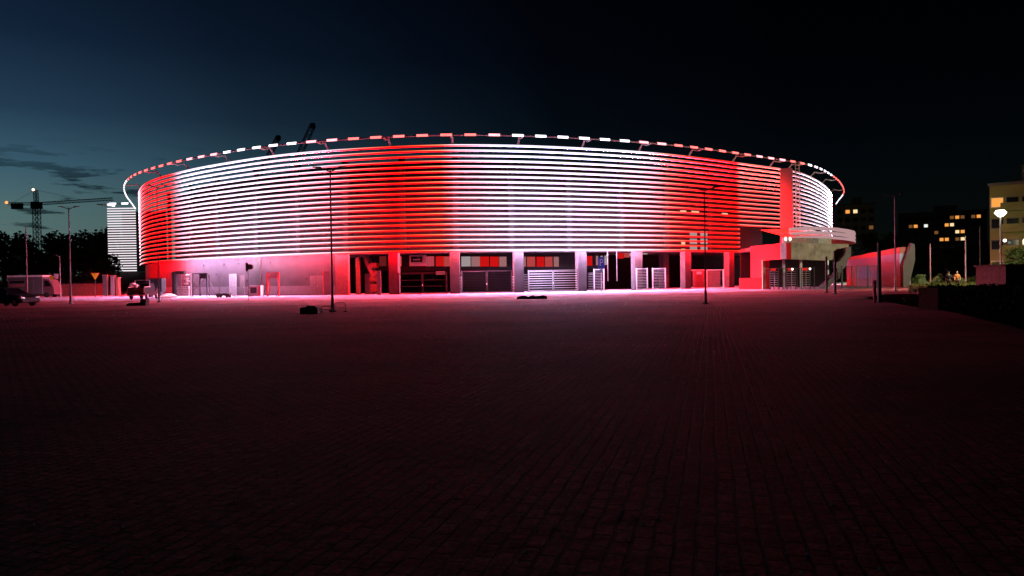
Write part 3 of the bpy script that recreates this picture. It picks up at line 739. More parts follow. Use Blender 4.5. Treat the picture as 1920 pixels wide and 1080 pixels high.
# ------------------------------------------------------------------ lamp posts
def lamp_post(px, yt, Y, label, arms=2, r=.07, m=pole_m, lit=False, lean=0):
    p = at_depth(px, 550, Y); z = at_depth(px, yt, Y).z
    t = thing('lamp_post', label, 'lamp post', (p.x, p.y, 0), 0, 'lamp posts around the square')
    mb = MB(); mb.tube([(0, 0, 0), (0, 0, z * .12), (0, 0, z * .125), (0, 0, z)], [r * 1.3, r * 1.2, r * .8, r * .55], 8); mb.build('pole', m, t)
    mb = MB(); mb.disc((0, 0, .04), r * 3, 'z', .08, 10); mb.build('base_plate', m, t)
    for k_ in range(arms):
        sgn = 1 if k_ else -1
        mb = MB(); mb.tube([(0, 0, z - .12), (sgn * .35, 0, z + .03), (sgn * .6, 0, z + .1)], .035, 6); a_ = mb.build('arm', m, t)
        mb = MB(); mb.prism([(sgn * .5, z + .07), (sgn * .92, z + .12), (sgn * .92, z + .16), (sgn * .5, z + .16)][::sgn], 'y', -.12, .12); mb.build('luminaire', dark_pole, a_)
    if lit:
        mb = MB(); mb.tube([(0, 0, z - .1), (0, 0, z + .25), (0, 0, z + .5)], [.18, .52, .34], 12); mb.build('luminaire', glow('street_lamp_glow', (.95, 1, .78), 12), t)
        ld = bpy.data.lights.new('street_light', 'SPOT'); ld.energy = 7500; ld.color = (1, .97, .60); ld.shadow_soft_size = .4
        ld.spot_size = R(158); ld.spot_blend = .35
        lo_ = bpy.data.objects.new('street_light', ld); COL.objects.link(lo_); lo_.parent = t; lo_.location = (0, .5, z - .1)
        lo_.rotation_euler = Vector((-.25, .75, -.6)).to_track_quat('-Z', 'Y').to_euler()
    return t
lamp_post(51, 425, 76, 'slim bare pole rising behind the dark car at far left', arms=0, r=.09)
lamp_post(132.5, 390, 66, 'grey twin-arm lamp post left of the yellow triangle sign', r=.09)
lamp_post(298, 350, 67, 'dark twin-arm lamp post in front of the left red zone, by the pickup', m=dark_pole)
lamp_post(623, 318, 40.5, 'dark twin-arm lamp post with plastic barriers round its foot', m=dark_pole, r=.065)
lamp_post(1323, 355, 43.5, 'dark twin-arm lamp post in front of the right red zone', m=dark_pole, r=.06)
lamp_post(1679, 367, 70, 'tall grey lamp post in front of the purple wall', r=.09)
lamp_post(1745, 457, 98, 'shorter slim white pole left of the two people', arms=0, r=.1, m=white_paint)
lamp_post(1811, 442, 100, 'slim white pole right of the two people', arms=0, r=.12, m=white_paint)
lamp_post(1838, 423, 125, 'dim slim pole left of the lit street lamp', arms=0, r=.12)
lamp_post(1877, 404, 72, 'street lamp glowing white beside the olive block', arms=0, r=.11, lit=True, m=white_paint)
lamp_post(113.5, 480, 105, 'short dark pole with a small box lamp over the low wall', arms=1, r=.08)

# ------------------------------------------------------------------ things in front of the wall
def local(px, py): p = on_ground(px, py); return (p.x, p.y, 0)
# black weight by the lamp post and plastic barriers
p = on_ground(582, 588); t = thing('ballast_block', 'black heaped ballast block left of the barriers', 'block', (p.x, p.y, 0))
mb = MB(); mb.prism([(-.46, 0), (.46, 0), (.44, .28), (.34, .36), (.3, .40), (-.08, .42), (-.16, .34), (-.4, .33), (-.46, .22)], 'y', -.3, .3); mb.build('block_body', black_m, t)
mb = MB(); mb.tube([(-.1, -.32, .2), (0, -.38, .24), (.1, -.32, .2)], .02, 6); mb.build('handle', dark_steel, t)
for k_, (dx, dy, lab) in enumerate(((-.38, .1, 'low pale barrier hoop left of the lamp post foot'), (.32, .2, 'low pale barrier hoop right of the lamp post foot, the higher one'))):
    p = on_ground(625, 585); t = thing('barrier_hoop', lab, 'barrier', (p.x + dx, p.y + dy, 0), 0, 'barrier hoops round the lamp post')
    w, h = (.3, .32) if k_ == 0 else (.3, .48)
    mb = MB(); mb.tube([(-w, 0, .03), (-w, 0, h * .7), (-w * .7, 0, h), (w * .7, 0, h), (w, 0, h * .7), (w, 0, .03)], .022, 6); mb.build('hoop', seat_grey, t)
    mb = MB(); mb.tube([(-w, 0, h * .45), (w, 0, h * .45)], .018, 6); mb.build('crossbar', seat_grey, t)
    mb = MB(); mb.box(-w - .08, -.18, 0, -w + .08, .18, .05); mb.box(w - .08, -.18, 0, w + .08, .18, .05); mb.build('foot', rubber, t)
p = on_ground(985, 560); t = thing('scrap_heap', 'small dark heap of scrap lying in front of the striped gate', 'scrap', local(997, 560.5))
mb = MB(); mb.prism([(-1.25, 0), (1.25, 0), (1.2, .2), (.9, .3), (.3, .22), (.1, .31), (-.3, .2), (-.6, .3), (-1.1, .22)], 'y', -.35, .35); mb.build('sheet', black_m, t)
mb = MB(); mb.tube([(-1.2, -.4, .06), (-.5, -.45, .2), (.2, -.4, .1), (1.0, -.42, .26)], .05, 6); mb.build('hose', rubber, t)
p = local(684, 624); mb = MB(); mb.prism([(-.22, 0), (.2, 0), (.24, .03), (.05, .05), (-.1, .03), (-.25, .05)], 'y', -.22, .2)
tag(mb.build('rag', black_m), 'flat black rag lying on the paving below the red zone', 'rag')
# signpost seen from behind
p = at_depth(466, 566, 72)
t = thing('road_sign', 'small road sign on a thin post in front of the dark wall panel', 'sign', (p.x, p.y, 0))
mb = MB(); mb.tube([(0, .03, 0), (0, .03, 3.5)], .035, 8); mb.build('post', dark_pole, t)
mb = MB(); mb.box(-.22, -.02, 2.75, .04, .02, 3.6); mb.build('sign_plate', dark_steel, t)
mb = MB(); mb.disc((.22, -.01, 3.2), .3, 'y', .03, 18); mb.build('round_plate', mat('sign_back', (.2, .17, .15), .5), t)
# machine box
p = at_depth(480, 553, 90); t = thing('generator', 'white machine box with a dark grille and red end', 'generator', (p.x, p.y, 0))
mb = MB(); mb.box(-.72, -.5, .06, .72, .5, 1.32); mb.build('casing', white_paint, t)
mb = MB(); mb.box(-.5, -.53, .4, .25, -.502, 1.1); mb.build('grille', dark_steel, t)
mb = MB(); mb.box(.5, -.55, .1, .74, -.505, 1.28); mb.build('red_end', red_paint, t)
mb = MB(); mb.box(-.7, -.45, 0, -.5, .45, .06); mb.box(.5, -.45, 0, .7, .45, .06); mb.build('skid', dark_steel, t)
# red timber doorway frame with leaning boards
p = at_depth(513, 553, 88); t = thing('timber_frame', 'red-lit timber door frame with two boards leaning on it', 'frame', (p.x, p.y, 0))
mb = MB()
for x in (-.72, .62): mb.beam((x, 0, 0), (x, 0, 2.85), .16)
mb.beam((-.8, 0, 2.82), (.7, 0, 2.82), .12); mb.build('frame', red_paint, t)
mb = MB(); mb.box(-.58, .0, 2.15, .48, .04, 2.7); mb.build('top_board', mat('pink_board', (.6, .3, .3), .8), t)
for x0, x1 in ((-.55, -.05), (.45, 1.0)):
    mb = MB(); mb.beam((x0, -.1, 2.4), (x1, -.9, .9), .13, .03); mb.beam((x1, -.9, .92), (x1 - .35, -1.1, 0), .1, .03); mb.build('leaning_board', plinth_m, t)
mb = MB(); mb.beam((-.75, 0, 1.6), (-1.1, -.5, 0), .08); mb.build('prop', dark_steel, t)
mb = MB(); mb.box(-.2, -.08, 2.35, .1, -.05, 2.6); mb.build('tag', board_white, t)
# pallet rack and X-braced trestle
p = at_depth(346, 556, 95); t = thing('storage_rack', 'tall dark rack stacked with pale pallets and drums', 'rack', (p.x, p.y, 0))
mb = MB(); mb.box(-1.4, -.4, 0, -1.05, .5, 3.2); mb.box(-1.05, -.3, 2.9, .1, .5, 3.3); mb.build('frame', black_m, t)
for k_ in range(6):
    mb = MB(); mb.box(-.75 + .05 * (k_ % 2), -.5, .1 + k_ * .22, .75, .4, .1 + k_ * .22 + .16); mb.build('pallet', seat_grey, t)
for k_ in range(4): mb = MB(); mb.ball((.35 + .18 * (k_ % 2), -.2, 1.65 + k_ * .36), .3, 8, sq=(1.2, 1, .65)); mb.build('bundle', seat_grey, t)
mb = MB(); mb.box(-.95, .0, .1, -.35, .05, 2.8); mb.build('back_sheet', mat('rack_sheet', (.4, .3, .33), .8), t)
mb = MB(); mb.beam((.95, -.3, 0), (.95, -.3, 3.0), .16); mb.build('upright', steel, t)
p = at_depth(376, 556, 95); t = thing('trestle', 'open steel trestle with an X brace right of the pallet rack', 'trestle', (p.x, p.y, 0))
for x in (-.95, -.05, .85): mb = MB(); mb.beam((x, 0, 0), (x, 0, 3.0), .13); mb.build('leg', dark_steel, t)
mb = MB(); mb.beam((-.95, 0, 2.95), (.85, 0, 2.95), .12); mb.build('top_bar', dark_steel, t)
mb = MB(); mb.beam((-.9, -.06, 2.2), (.2, -.06, .2), .07); mb.beam((-.9, -.1, .7), (.8, -.1, 2.4), .07); mb.build('brace', dark_steel, t)
mb = MB(); mb.box(.02, .02, 2.3, .78, .06, 2.9); mb.build('panel', black_m, t)
# braced post
p = at_depth(393, 554, 94); t = thing('braced_post', 'thin post with a slanting strut left of the pale door', 'post', (p.x, p.y, 0))
mb = MB(); mb.beam((0, 0, 0), (0, 0, 2.8), .08); mb.build('post', dark_pole, t)
mb = MB(); mb.beam((.02, 0, 1.9), (1.1, -.2, 0), .07); mb.build('strut', dark_pole, t)
p = at_depth(412, 554, 93.5); t = thing('standing_post', 'bare thin post in front of the pale door', 'post', (p.x, p.y, 0))
mb = MB(); mb.beam((0, 0, 0), (0, 0, 2.85), .09); mb.build('post', dark_pole, t); mb = MB(); mb.box(-.15, -.15, 0, .15, .15, .05); mb.build('foot_plate', dark_steel, t)
p = on_ground(420, 558); t = thing('hand_cart', 'low black cart on small wheels in front of the doors', 'cart', (p.x, p.y, 0))
mb = MB(); mb.prism([(-.75, .2), (.75, .22), (.75, .5), (.4, .52), (-.7, .5), (-.85, .38)], 'y', -.4, .4); mb.build('tray', black_m, t)
for x in (-.55, .5): mb = MB(); mb.disc((x, -.42, .16), .16, 'y', .08, 12); mb.disc((x, .42, .16), .16, 'y', .08, 12); mb.build('wheel_pair', rubber, t)
mb = MB(); mb.tube([(.75, 0, .4), (1.1, 0, .12), (1.9, 0, .06)], .03, 6); mb.build('drawbar', dark_steel, t)
# pale heap
p = on_ground(316, 558.5); mb = MB()
rnd = random.Random(3); n = 14
ringz = [(1.0, 0), (.85, .18), (.6, .34), (.3, .48)]
V_ = [[(p.x + math.cos(2 * math.pi * j / n) * 1.3 * r_ * (1 + rnd.uniform(-.12, .12)), p.y + math.sin(2 * math.pi * j / n) * .8 * r_ * (1 + rnd.uniform(-.12, .12)), z + rnd.uniform(-.03, .06) * (z > 0)) for j in range(n)] for r_, z in ringz]
for i in range(3):
    for j in range(n): mb.face([V_[i][j], V_[i][(j + 1) % n], V_[i + 1][(j + 1) % n], V_[i + 1][j]])
mb.face(V_[3])
tag(mb.build('sand_heap', sand), 'low whitish heap on the ground right of the pickup', 'heap')
p = at_depth(293, 550, 97); t = thing('dark_skip', 'dark boxy container behind the pickup', 'container', (p.x, p.y, 0))
mb = MB(); mb.prism([(-1.0, .9), (1.0, .7), (1.0, 2.45), (-.6, 2.45), (-.75, 2.2), (-1.0, 2.1)], 'y', -.6, .6); mb.build('body', black_m, t)
mb = MB(); mb.box(-.8, -.5, 0, -.6, .5, .9); mb.box(.6, -.5, 0, .8, .5, .8); mb.build('stand', dark_steel, t)
p = on_ground(261, 573); t = thing('kerb_block', 'flat dark block lying on the paving before the pickup', 'block', (p.x, p.y, 0))
mb = MB(); mb.prism([(-.85, 0), (.65, 0), (.65, .5), (.25, .5), (.22, .24), (-.7, .2), (-.85, .1)], 'y', -.3, .3); mb.build('body', black_m, t)
mb = MB(); mb.tube([(.3, -.32, .4), (.45, -.36, .46), (.6, -.32, .4)], .02, 6); mb.build('handle', dark_steel, t)
for k_, px in enumerate((286, 312)):
    t = thing('barrier_hoop', ('low dark hoop left of the lamp post near the pickup', 'low dark hoop right of the lamp post near the pickup')[k_], 'barrier', local(px, 566), 0, 'barrier hoops round the lamp post')
    mb = MB(); mb.tube([(-.5, 0, .02), (-.38, 0, .36), (.38, 0, .36), (.5, 0, .02)], .03, 6); mb.build('hoop', dark_steel, t)
    mb = MB(); mb.tube([(-.44, 0, .2), (.44, 0, .2)], .02, 6); mb.build('crossbar', dark_steel, t)

# ------------------------------------------------------------------ vehicles
def wheel(t, x, y, r, w=.22):
    mb = MB(); mb.tube([(x, y - w / 2, r), (x, y - w / 2 + .04, r), (x, y + w / 2 - .04, r), (x, y + w / 2, r)], [r * .88, r, r, r * .88], 18); o = mb.build('wheel', rubber, t)
    mb = MB(); mb.disc((x, y + (-1 if y < 0 else 1) * (w / 2 + .005), r), r * .6, 'y', .02, 14); mb.build('rim', steel, o)
def mirrored(o): return o
def sedan(loc, rz, label):
    """a dark hatchback; local +x is the front"""
    t = thing('parked_car', label, 'car', loc, rz)
    prof = [(-2.05, .35), (-2.1, .75), (-1.98, .98), (-1.3, 1.02), (1.0, .98), (1.75, .86), (2.1, .68), (2.12, .35), (1.75, .24), (-1.8, .24)]
    mb = MB(); secs = [(-.88, .94), (-.84, 1.0), (.84, 1.0), (.88, .94)]
    def sec(y, k): return [(x * (1 - (1 - k) * .4), y, .6 + (z - .6) * k) for x, z in prof]
    L_ = [sec(y, k) for y, k in secs]
    mb.face(L_[0]); mb.face(L_[-1][::-1]); n = len(prof)
    for a_, b_ in zip(L_, L_[1:]):
        for i in range(n): mb.face([a_[(i + 1) % n], a_[i], b_[i], b_[(i + 1) % n]])
    mb.build('body', car_black, t)
    cab = [(-1.95, .99), (-1.55, 1.42), (-1.0, 1.5), (.05, 1.48), (.95, .98)]
    mb = MB()
    lo_, hi = .82, .64
    def cs(y_lo, y_hi, sg): return [(x, sg * (y_lo if z < 1.1 else y_hi), z) for x, z in cab]
    a_, b_ = cs(lo_, hi, -1), cs(lo_, hi, 1); mb.face(a_); mb.face(b_[::-1])
    for i in range(5): mb.face([a_[(i + 1) % 5], a_[i], b_[i], b_[(i + 1) % 5]])
    mb.build('cabin_glass', glass_dark, t)
    mb = MB(); mb.prism([(-1.5, 1.45), (-1.0, 1.53), (.0, 1.51), (.1, 1.47), (-1.0, 1.49)][::-1], 'y', -.62, .62)
    for sg in (-1, 1):
        for q in (((-1.9, .83, .99), (-1.5, .65, 1.46)), ((-.5, .83, .99), (-.45, .65, 1.5)), ((.95, .83, .98), (.05, .65, 1.49))):
            mb.beam((q[0][0], sg * q[0][1], q[0][2]), (q[1][0], sg * q[1][1], q[1][2]), .06)
    mb.build('roof', car_black, t)
    for sg in (-1, 1):
        mb = MB(); mb.prism([(1.72, .6), (2.09, .58), (2.06, .74), (1.7, .82)], 'y', sg * .52, sg * .885); mb.build('headlight', lens_m, t)
        mb = MB(); mb.box(-2.11, min(sg * .5, sg * .86), .7, -2.0, max(sg * .5, sg * .86), .9); mb.build('tail_light', tail_m, t)
        mb = MB(); mb.box(.55, min(sg * .88, sg * 1.02), .98, .75, max(sg * .88, sg * 1.02), 1.12); mb.build('mirror', car_black, t)
        for x in (-1.3, 1.35): wheel(t, x, sg * .8, .32)
    return t
p = on_ground(30, 574)
sedan((gx(68, 62) - 2.15, 62, 0), R(-14), 'dark hatchback cut off by the left edge, its headlight catching light')
def pickup(loc, rz, label):
    """local +x is the front; the tailgate is at -x"""
    t = thing('pickup_truck', label, 'pickup truck', loc, rz)
    mb = MB()
    mb.prism([(-2.5, .45), (2.55, .45), (2.6, .8), (2.45, 1.12), (1.3, 1.2), (1.28, .9), (-2.5, .9)][::1], 'y', -.9, .9); mb.build('body', mat('pickup_paint', (.03, .008, .008), .5, .0, spec=.15), t)
    for sg in (-1, 1):
        mb = MB(); mb.box(-2.5, min(sg * .8, sg * .9), .9, -.3, max(sg * .8, sg * .9), 1.32); mb.build('bed_side', car_black, t)
        mb = MB(); mb.box(-2.56, min(sg * .68, sg * .89), .75, -2.5, max(sg * .68, sg * .89), 1.25); mb.build('tail_light', mat('tail_lens_pale', (.5, .22, .12), .3), t)
        mb = MB(); mb.prism([(2.5, .75), (2.62, .75), (2.55, 1.0), (2.45, 1.0)], 'y', sg * .55, sg * .88); mb.build('headlight', lens_m, t)
        mb = MB(); mb.box(1.0, min(sg * .92, sg * 1.1), 1.2, 1.15, max(sg * .92, sg * 1.1), 1.4); mb.build('mirror', black_m, t)
        for x in (-1.55, 1.65): wheel(t, x, sg * .82, .38)
    mb = MB(); mb.box(-2.58, -.8, .78, -2.52, .8, 1.3); tg = mb.build('tailgate', mat('tailgate_paint', (.07, .02, .02), .4), t)
    mb = MB(); mb.box(-2.61, -.15, 1.12, -2.58, .15, 1.18); mb.build('handle', steel, tg)
    mb = MB(); mb.box(-2.6, -.26, .5, -2.56, .26, .62); mb.build('number_plate', board_white, t)
    mb = MB(); mb.box(-2.68, -.85, .42, -2.56, .85, .54); mb.build('bumper', steel, t)
    mb = MB(); mb.prism([(-.3, .9), (-.25, 1.7), (-.1, 1.82), (.7, 1.82), (1.35, 1.2), (1.3, .9)], 'y', -.82, .82); mb.build('cab', car_black, t)
    mb = MB(); mb.box(-.33, -.6, 1.3, -.29, .6, 1.7); mb.build('rear_window', glass_dark, t)
    mb = MB()
    for sg in (-1, 1): mb.beam((-.45, sg * .78, 1.3), (-.45, sg * .78, 2.15), .06); mb.beam((-2.4, sg * .84, 1.36), (-.45, sg * .84, 1.42), .05)
    mb.beam((-.45, -.78, 2.13), (-.45, .78, 2.13), .06); mb.build('load_rack', white_paint, t)
    return t
p = on_ground(270, 561)
pick = pickup((gx(270, 84), 84, 0), R(98), 'dark pickup truck seen from behind with a load rack, left of the lamp post')
mb = MB(); mb.ball((gx(252, 83.6), 83.3, 1.62), .34, 10, sq=(1.1, .9, .8)); mb.ball((gx(256, 83.6) + .1, 83.3, 1.5), .26, 8)
tag(mb.build('white_sack', white_paint), 'pale bulging sack lying in the pickup bed', 'sack')
# pale camper van
p = at_depth(15, 552, 108); x0 = p.x; x1 = gx(80, 108)
t = thing('camper_van', 'pale box-bodied van parked behind the dark car', 'van', ((x0 + x1) / 2, 108, 0))
hw = (x1 - x0) / 2
mb = MB(); mb.box(-hw, 0, .45, hw, 2.2, 3.15); mb.build('body', car_silver, t)
mb = MB(); mb.box(-hw - .05, -.06, 3.0, hw + .05, 2.26, 3.25); mb.build('roof', white_paint, t)
mb = MB(); mb.box(-hw + .3, -.03, 2.15, -.1, -.005, 2.45); mb.build('window', glass_dark, t)
mb = MB(); mb.box(-hw + .3, -.04, 1.6, -.1, -.005, 1.95); mb.build('side_stripe', mat('stripe', (.3, .1, .1), .6), t)
mb = MB(); mb.box(.3, -.03, .6, 1.2, -.005, 2.5); dd_ = mb.build('door', car_silver, t); mb = MB(); mb.box(1.02, -.07, 1.4, 1.12, -.03, 1.5); mb.build('handle', black_m, dd_)
mb = MB(); mb.prism([(hw, .45), (hw + 1.6, .45), (hw + 1.55, 1.5), (hw + .9, 2.6), (hw, 2.75)], 'y', .1, 2.1); mb.build('cab', mat('cab_red', (.13, .05, .06), .5), t)
mb = MB(); mb.prism([(hw + .25, 1.6), (hw + 1.25, 1.6), (hw + .8, 2.4), (hw + .25, 2.45)], 'y', .07, .098); mb.build('cab_window', glass_dark, t)
for x in (-hw + 1.2, hw + .5):
    for y in (.15, 2.0): wheel(t, x, y, .4)
# low wall, gate pillars, signs at far left
p0, p1 = at_depth(100, 547, 122), at_depth(196, 547, 122)
t = thing('boundary_wall', 'low reddish boundary wall between the van and the gate pillars', 'wall', (p0.x, 122, 0))
w = p1.x - p0.x; mb = MB(); mb.box(0, 0, 0, w, .3, 1.9); mb.build('wall_body', brick, t); mb = MB(); mb.box(-.05, -.06, 1.9, w + .05, .36, 2.0); mb.build('coping', concrete, t)
for k_, (px, h) in enumerate(((199, 3.1), (213, 3.0), (222, 2.7))):
    p = at_depth(px, 553, 112); t = thing('gate_pillar', ('leftmost pale gate pillar by the low reddish wall', 'middle pale gate pillar, one of three before the far stand', 'rightmost and lowest gate pillar beside the pickup')[k_], 'pillar', (p.x, p.y, 0), 0, 'gate pillars before the far stand')
    mb = MB(); mb.obox((0, 0, 0), .6 - .1 * k_, .6, h); mb.build('shaft', (concrete, plinth_m, brick)[k_], t)
    mb = MB(); mb.obox((0, 0, h), .75 - .1 * k_, .75, .12); mb.build('cap', brick, t)
def warning_sign(px, py, Y, size, label, inv=True, white=False):
    c = at_depth(px, py, Y); t = thing('road_sign', label, 'sign', (c.x, Y, 0))
    mb = MB(); mb.tube([(0, .04, 0), (0, .04, c.z + size * .4)], .035, 6); mb.build('post', dark_pole, t)
    h = size * .8
    tri = [(0, c.z - h * .6), (size / 2, c.z + h * .4), (-size / 2, c.z + h * .4)]
    mb = MB(); mb.prism(tri, 'y', -.02, .02); mb.build('sign_plate', glow('retroreflective_yellow', (1, .6, .02), .75) if False else yellow, t)
    big = [(0, c.z - h * .6 - size * .12), (size * .6, c.z + h * .4 + size * .06), (-size * .6, c.z + h * .4 + size * .06)]
    mb = MB(); mb.prism(big, 'y', .021, .04); mb.build('border', red_paint, t)
    if white:
        mb = MB(); mb.box(.35, -.02, c.z - .1, .85, .02, c.z + .55); mb.beam((0, .06, c.z), (.6, .06, c.z + .2), .05); mb.build('white_plate', board_white, t)
    return t
warning_sign(178, 517, 100, 1.05, 'yellow triangular give way sign pointing down above the low wall')
warning_sign(97, 521, 100, .7, 'small yellow sign with a white plate beside it above the van cab', white=True)

# ------------------------------------------------------------------ tower crane and the booms behind the roof
Yc = 330; c = at_depth(71, 500, Yc); jz = at_depth(72, 382, Yc).z; tz = at_depth(69, 356, Yc).z
t = thing('tower_crane', 'tower crane with dark lattice mast and an orange lit counterweight', 'crane', (c.x, Yc, 0))
def lattice(mb, a, b, w, n, r=.09):
    a = Vector(a); b = Vector(b); dd = (b - a).normalized(); u = Vector((0, 1, 0)); e = dd.cross(u).normalized(); g_ = u
    cs = [(-1, -1), (1, -1), (1, 1), (-1, 1)]
    P_ = [[a.lerp(b, k / n) + (e * x + g_ * y) * w / 2 for x, y in cs] for k in range(n + 1)]
    for j in range(4): mb.beam(P_[0][j], P_[n][j], r * 2)
    for k in range(n):
        for j in range(4): mb.beam(P_[k][j], P_[k + 1][(j + 1) % 4], r * 1.2); mb.beam(P_[k][j], P_[k][(j + 1) % 4], r)
mb = MB(); lattice(mb, (0, 0, 0), (0, 0, jz), 2.2, 18, .12); mb.build('mast', dark_steel, t)
mb = MB(); lattice(mb, (0, 0, jz), (-.3, 0, tz), 1.3, 4, .1); mb.build('tower_head', dark_steel, t)
xj = at_depth(212, 376, Yc).x - c.x; zj = at_depth(212, 373, Yc).z; xcj = at_depth(14, 382, Yc).x - c.x
mb = MB(); lattice(mb, (1, 0, jz), (xj, 0, zj), 1.1, 24, .08); mb.build('jib', dark_steel, t)
mb = MB(); lattice(mb, (-1, 0, jz), (xcj, 0, at_depth(14, 382, Yc).z), 1.1, 8, .08); mb.build('counter_jib', dark_steel, t)
mb = MB(); mb.box(xcj + 2, -.8, jz - 2.2, xcj + 6.5, .8, jz + .3); mb.build('counterweight', dark_concrete, t)
mb = MB(); mb.prism([(-1.8, jz - 2.2), (1.8, jz - 2.2), (1.6, jz + .8), (-1.6, jz + .8)], 'y', -1.6, 1.6); mb.build('cab', dark_steel, t)
mb = MB(); mb.tube([(-.3, 0, tz), (xj * .6, 0, jz + (zj - jz) * .6 + .4)], .06, 5); mb.tube([(-.3, 0, tz), (xcj * .85, 0, jz + .4)], .06, 5); mb.build('stay', dark_steel, t)
mb = MB(); mb.ball((xcj, -.6, at_depth(14, 380, Yc).z), .6, 10); mb.build('counterweight_lamp', glow('crane_lamp', (1, .18, .04), 4), t)
mb = MB(); mb.ball((at_depth(64, 356, Yc).x - c.x, -.6, at_depth(64, 356, Yc).z), .55, 10); mb.build('top_lamp', glow('crane_lamp_pale', (1, .5, .35), 5), t)
for k_, (pts_, lab) in enumerate((((568, 275, 587, 234), 'longer dark lattice crane boom rising behind the arena roof'), ((508, 285, 522, 257), 'shorter dark lattice crane boom, left of the longer one'))):
    x0, y0, x1, y1 = pts_; a_ = at_depth(x0, y0, 190); b_ = at_depth(x1, y1, 190); base = at_depth(x0 - 110 + 40 * k_, 535, 190); dirn = (b_ - a_).normalized()
    a0 = a_ - dirn * 22
    t = thing('crane_boom', lab, 'crane', (a0.x, 190, 0), 0, 'crane booms behind the arena')
    o_ = Vector((a0.x, 190, 0))
    mb = MB(); lattice(mb, a0 - o_, b_ - o_, 1.15 if k_ == 0 else .95, 16, .08); mb.build('boom', mat('boom_grey', (.16, .16, .15), .7), t)
    mb = MB(); mb.obox(tuple(b_ - o_ - Vector((0, 0, .8))), .95, .9, 1.2); mb.build('boom_head', black_m, t)
    mb = MB(); mb.obox((0, 0, 0), 4, 4, a0.z); mb.build('carrier', dark_steel, t)

# ------------------------------------------------------------------ blocks of flats on the right
WG = {'o': glow('window_orange', (1, .38, .07), 1.0), 'y': glow('window_warm', (1, .72, .38), 1.1), 'w': glow('window_white', (.9, .95, .85), 1.0), 'd': glow('window_dim', (.35, .14, .04), .5)}
def flats(pxl, pxr, ytop, Y, depth, m, label, rows, cols, lit, rz=0, win=None, roofbox=True):
    p = at_depth((pxl + pxr) / 2, 520, Y); h = at_depth((pxl + pxr) / 2, ytop, Y).z; w = (pxr - pxl) * Y / F
    t = thing('apartment_block', label, 'apartment block', (p.x, Y, 0), rz)
    mb = MB(); mb.box(-w / 2, 0, 0, w / 2, depth, h); mb.build('wall', m, t)
    mb = MB(); mb.box(-w / 2 - .2, -.2, h, w / 2 + .2, depth + .2, h + .4)
    if roofbox: mb.box(-w * .1, depth * .3, h + .4, w * .18, depth * .7, h + 3)
    mb.build('roof', render_grey, t)
    fh = 2.9; fl = MB()
    for r_ in range(rows):
        for c_ in range(cols):
            x = -w / 2 + w * (c_ + .5) / cols; z = h - 2.2 - r_ * fh
            mt = WG.get(lit.get((r_, c_)), None)
            mb = MB(); mb.box(x - .75, -.05, z - .8, x + .75, -.003, z + .6); f_ = mb.build('window', white_paint if mt else render_grey, t)
            mb = MB(); mb.box(x - .65, -.08, z - .7, x + .65, -.053, z + .5); mb.build('pane', mt or glass_dark, f_)
    return t, w, h
flats(1572, 1638, 384, 260, 16, render_tan, 'dull tan block of flats with two lit windows right of the rim', 6, 5, {(0, 1): 'o', (0, 2): 'y', (2, 4): 'd'}, rz=R(-25))
flats(1694, 1838, 398, 300, 16, render_grey, 'long dark block of flats with many scattered lit windows', 5, 17,
      {(1, 2): 'd', (1, 3): 'o', (1, 5): 'w', (0, 11): 'o', (0, 12): 'd', (0, 10): 'd', (1, 9): 'o', (1, 10): 'y', (2, 12): 'o', (2, 11): 'y', (3, 8): 'o', (3, 9): 'o', (3, 11): 'd', (3, 12): 'y', (0, 14): 'd', (0, 15): 'o', (2, 7): 'd'}, rz=R(-30))
tC, wC, hC = flats(1868, 1990, 344, 100, 12, render_olive, 'olive block of flats lit by the street lamp at the right edge', 5, 5, {(0, 0): 'o', (3, 0): 'd'}, rz=R(-37))
for r_ in range(4):
    for x in (-wC * .18, wC * .22):
        z = hC - 3.4 - r_ * 2.9
        mb = MB(); mb.box(x - 1.5, -1.1, z - .15, x + 1.5, -.01, z); mb.box(x - 1.5, -1.1, z, x + 1.5, -1.03, z + .95); mb.build('balcony', render_olive, tC)
p = at_depth(1884, 451, 98); mb = MB(); mb.ball((p.x, p.y, p.z), .22, 8); mb.beam((p.x, p.y + .2, p.z + .02), (p.x, p.y + 3.2, p.z + .02), .05, mi=1)
tag(mb.build('wall_lamp', [glow('wall_lamp_glow', (1, 1, .9), 3), dark_steel]), 'small white lamp on the olive block right below the street lamp', 'lamp')
# brown hut at the right edge
p = at_depth(1886, 540, 62); t = thing('hut', 'brown brick hut at the right edge behind the hedge', 'hut', (p.x, 62, 0))
mb = MB(); mb.box(0, 0, 0, 6, 4, 2.1); mb.build('wall', brick, t); mb = MB(); mb.box(-.15, -.15, 2.1, 6.1, 4.1, 2.25); mb.build('roof', mat('hut_roof', (.1, .04, .04), .9), t)
mb = MB(); mb.box(1.0, -.04, .05, 1.9, -.003, 1.95); mb.build('door', door_m, t)

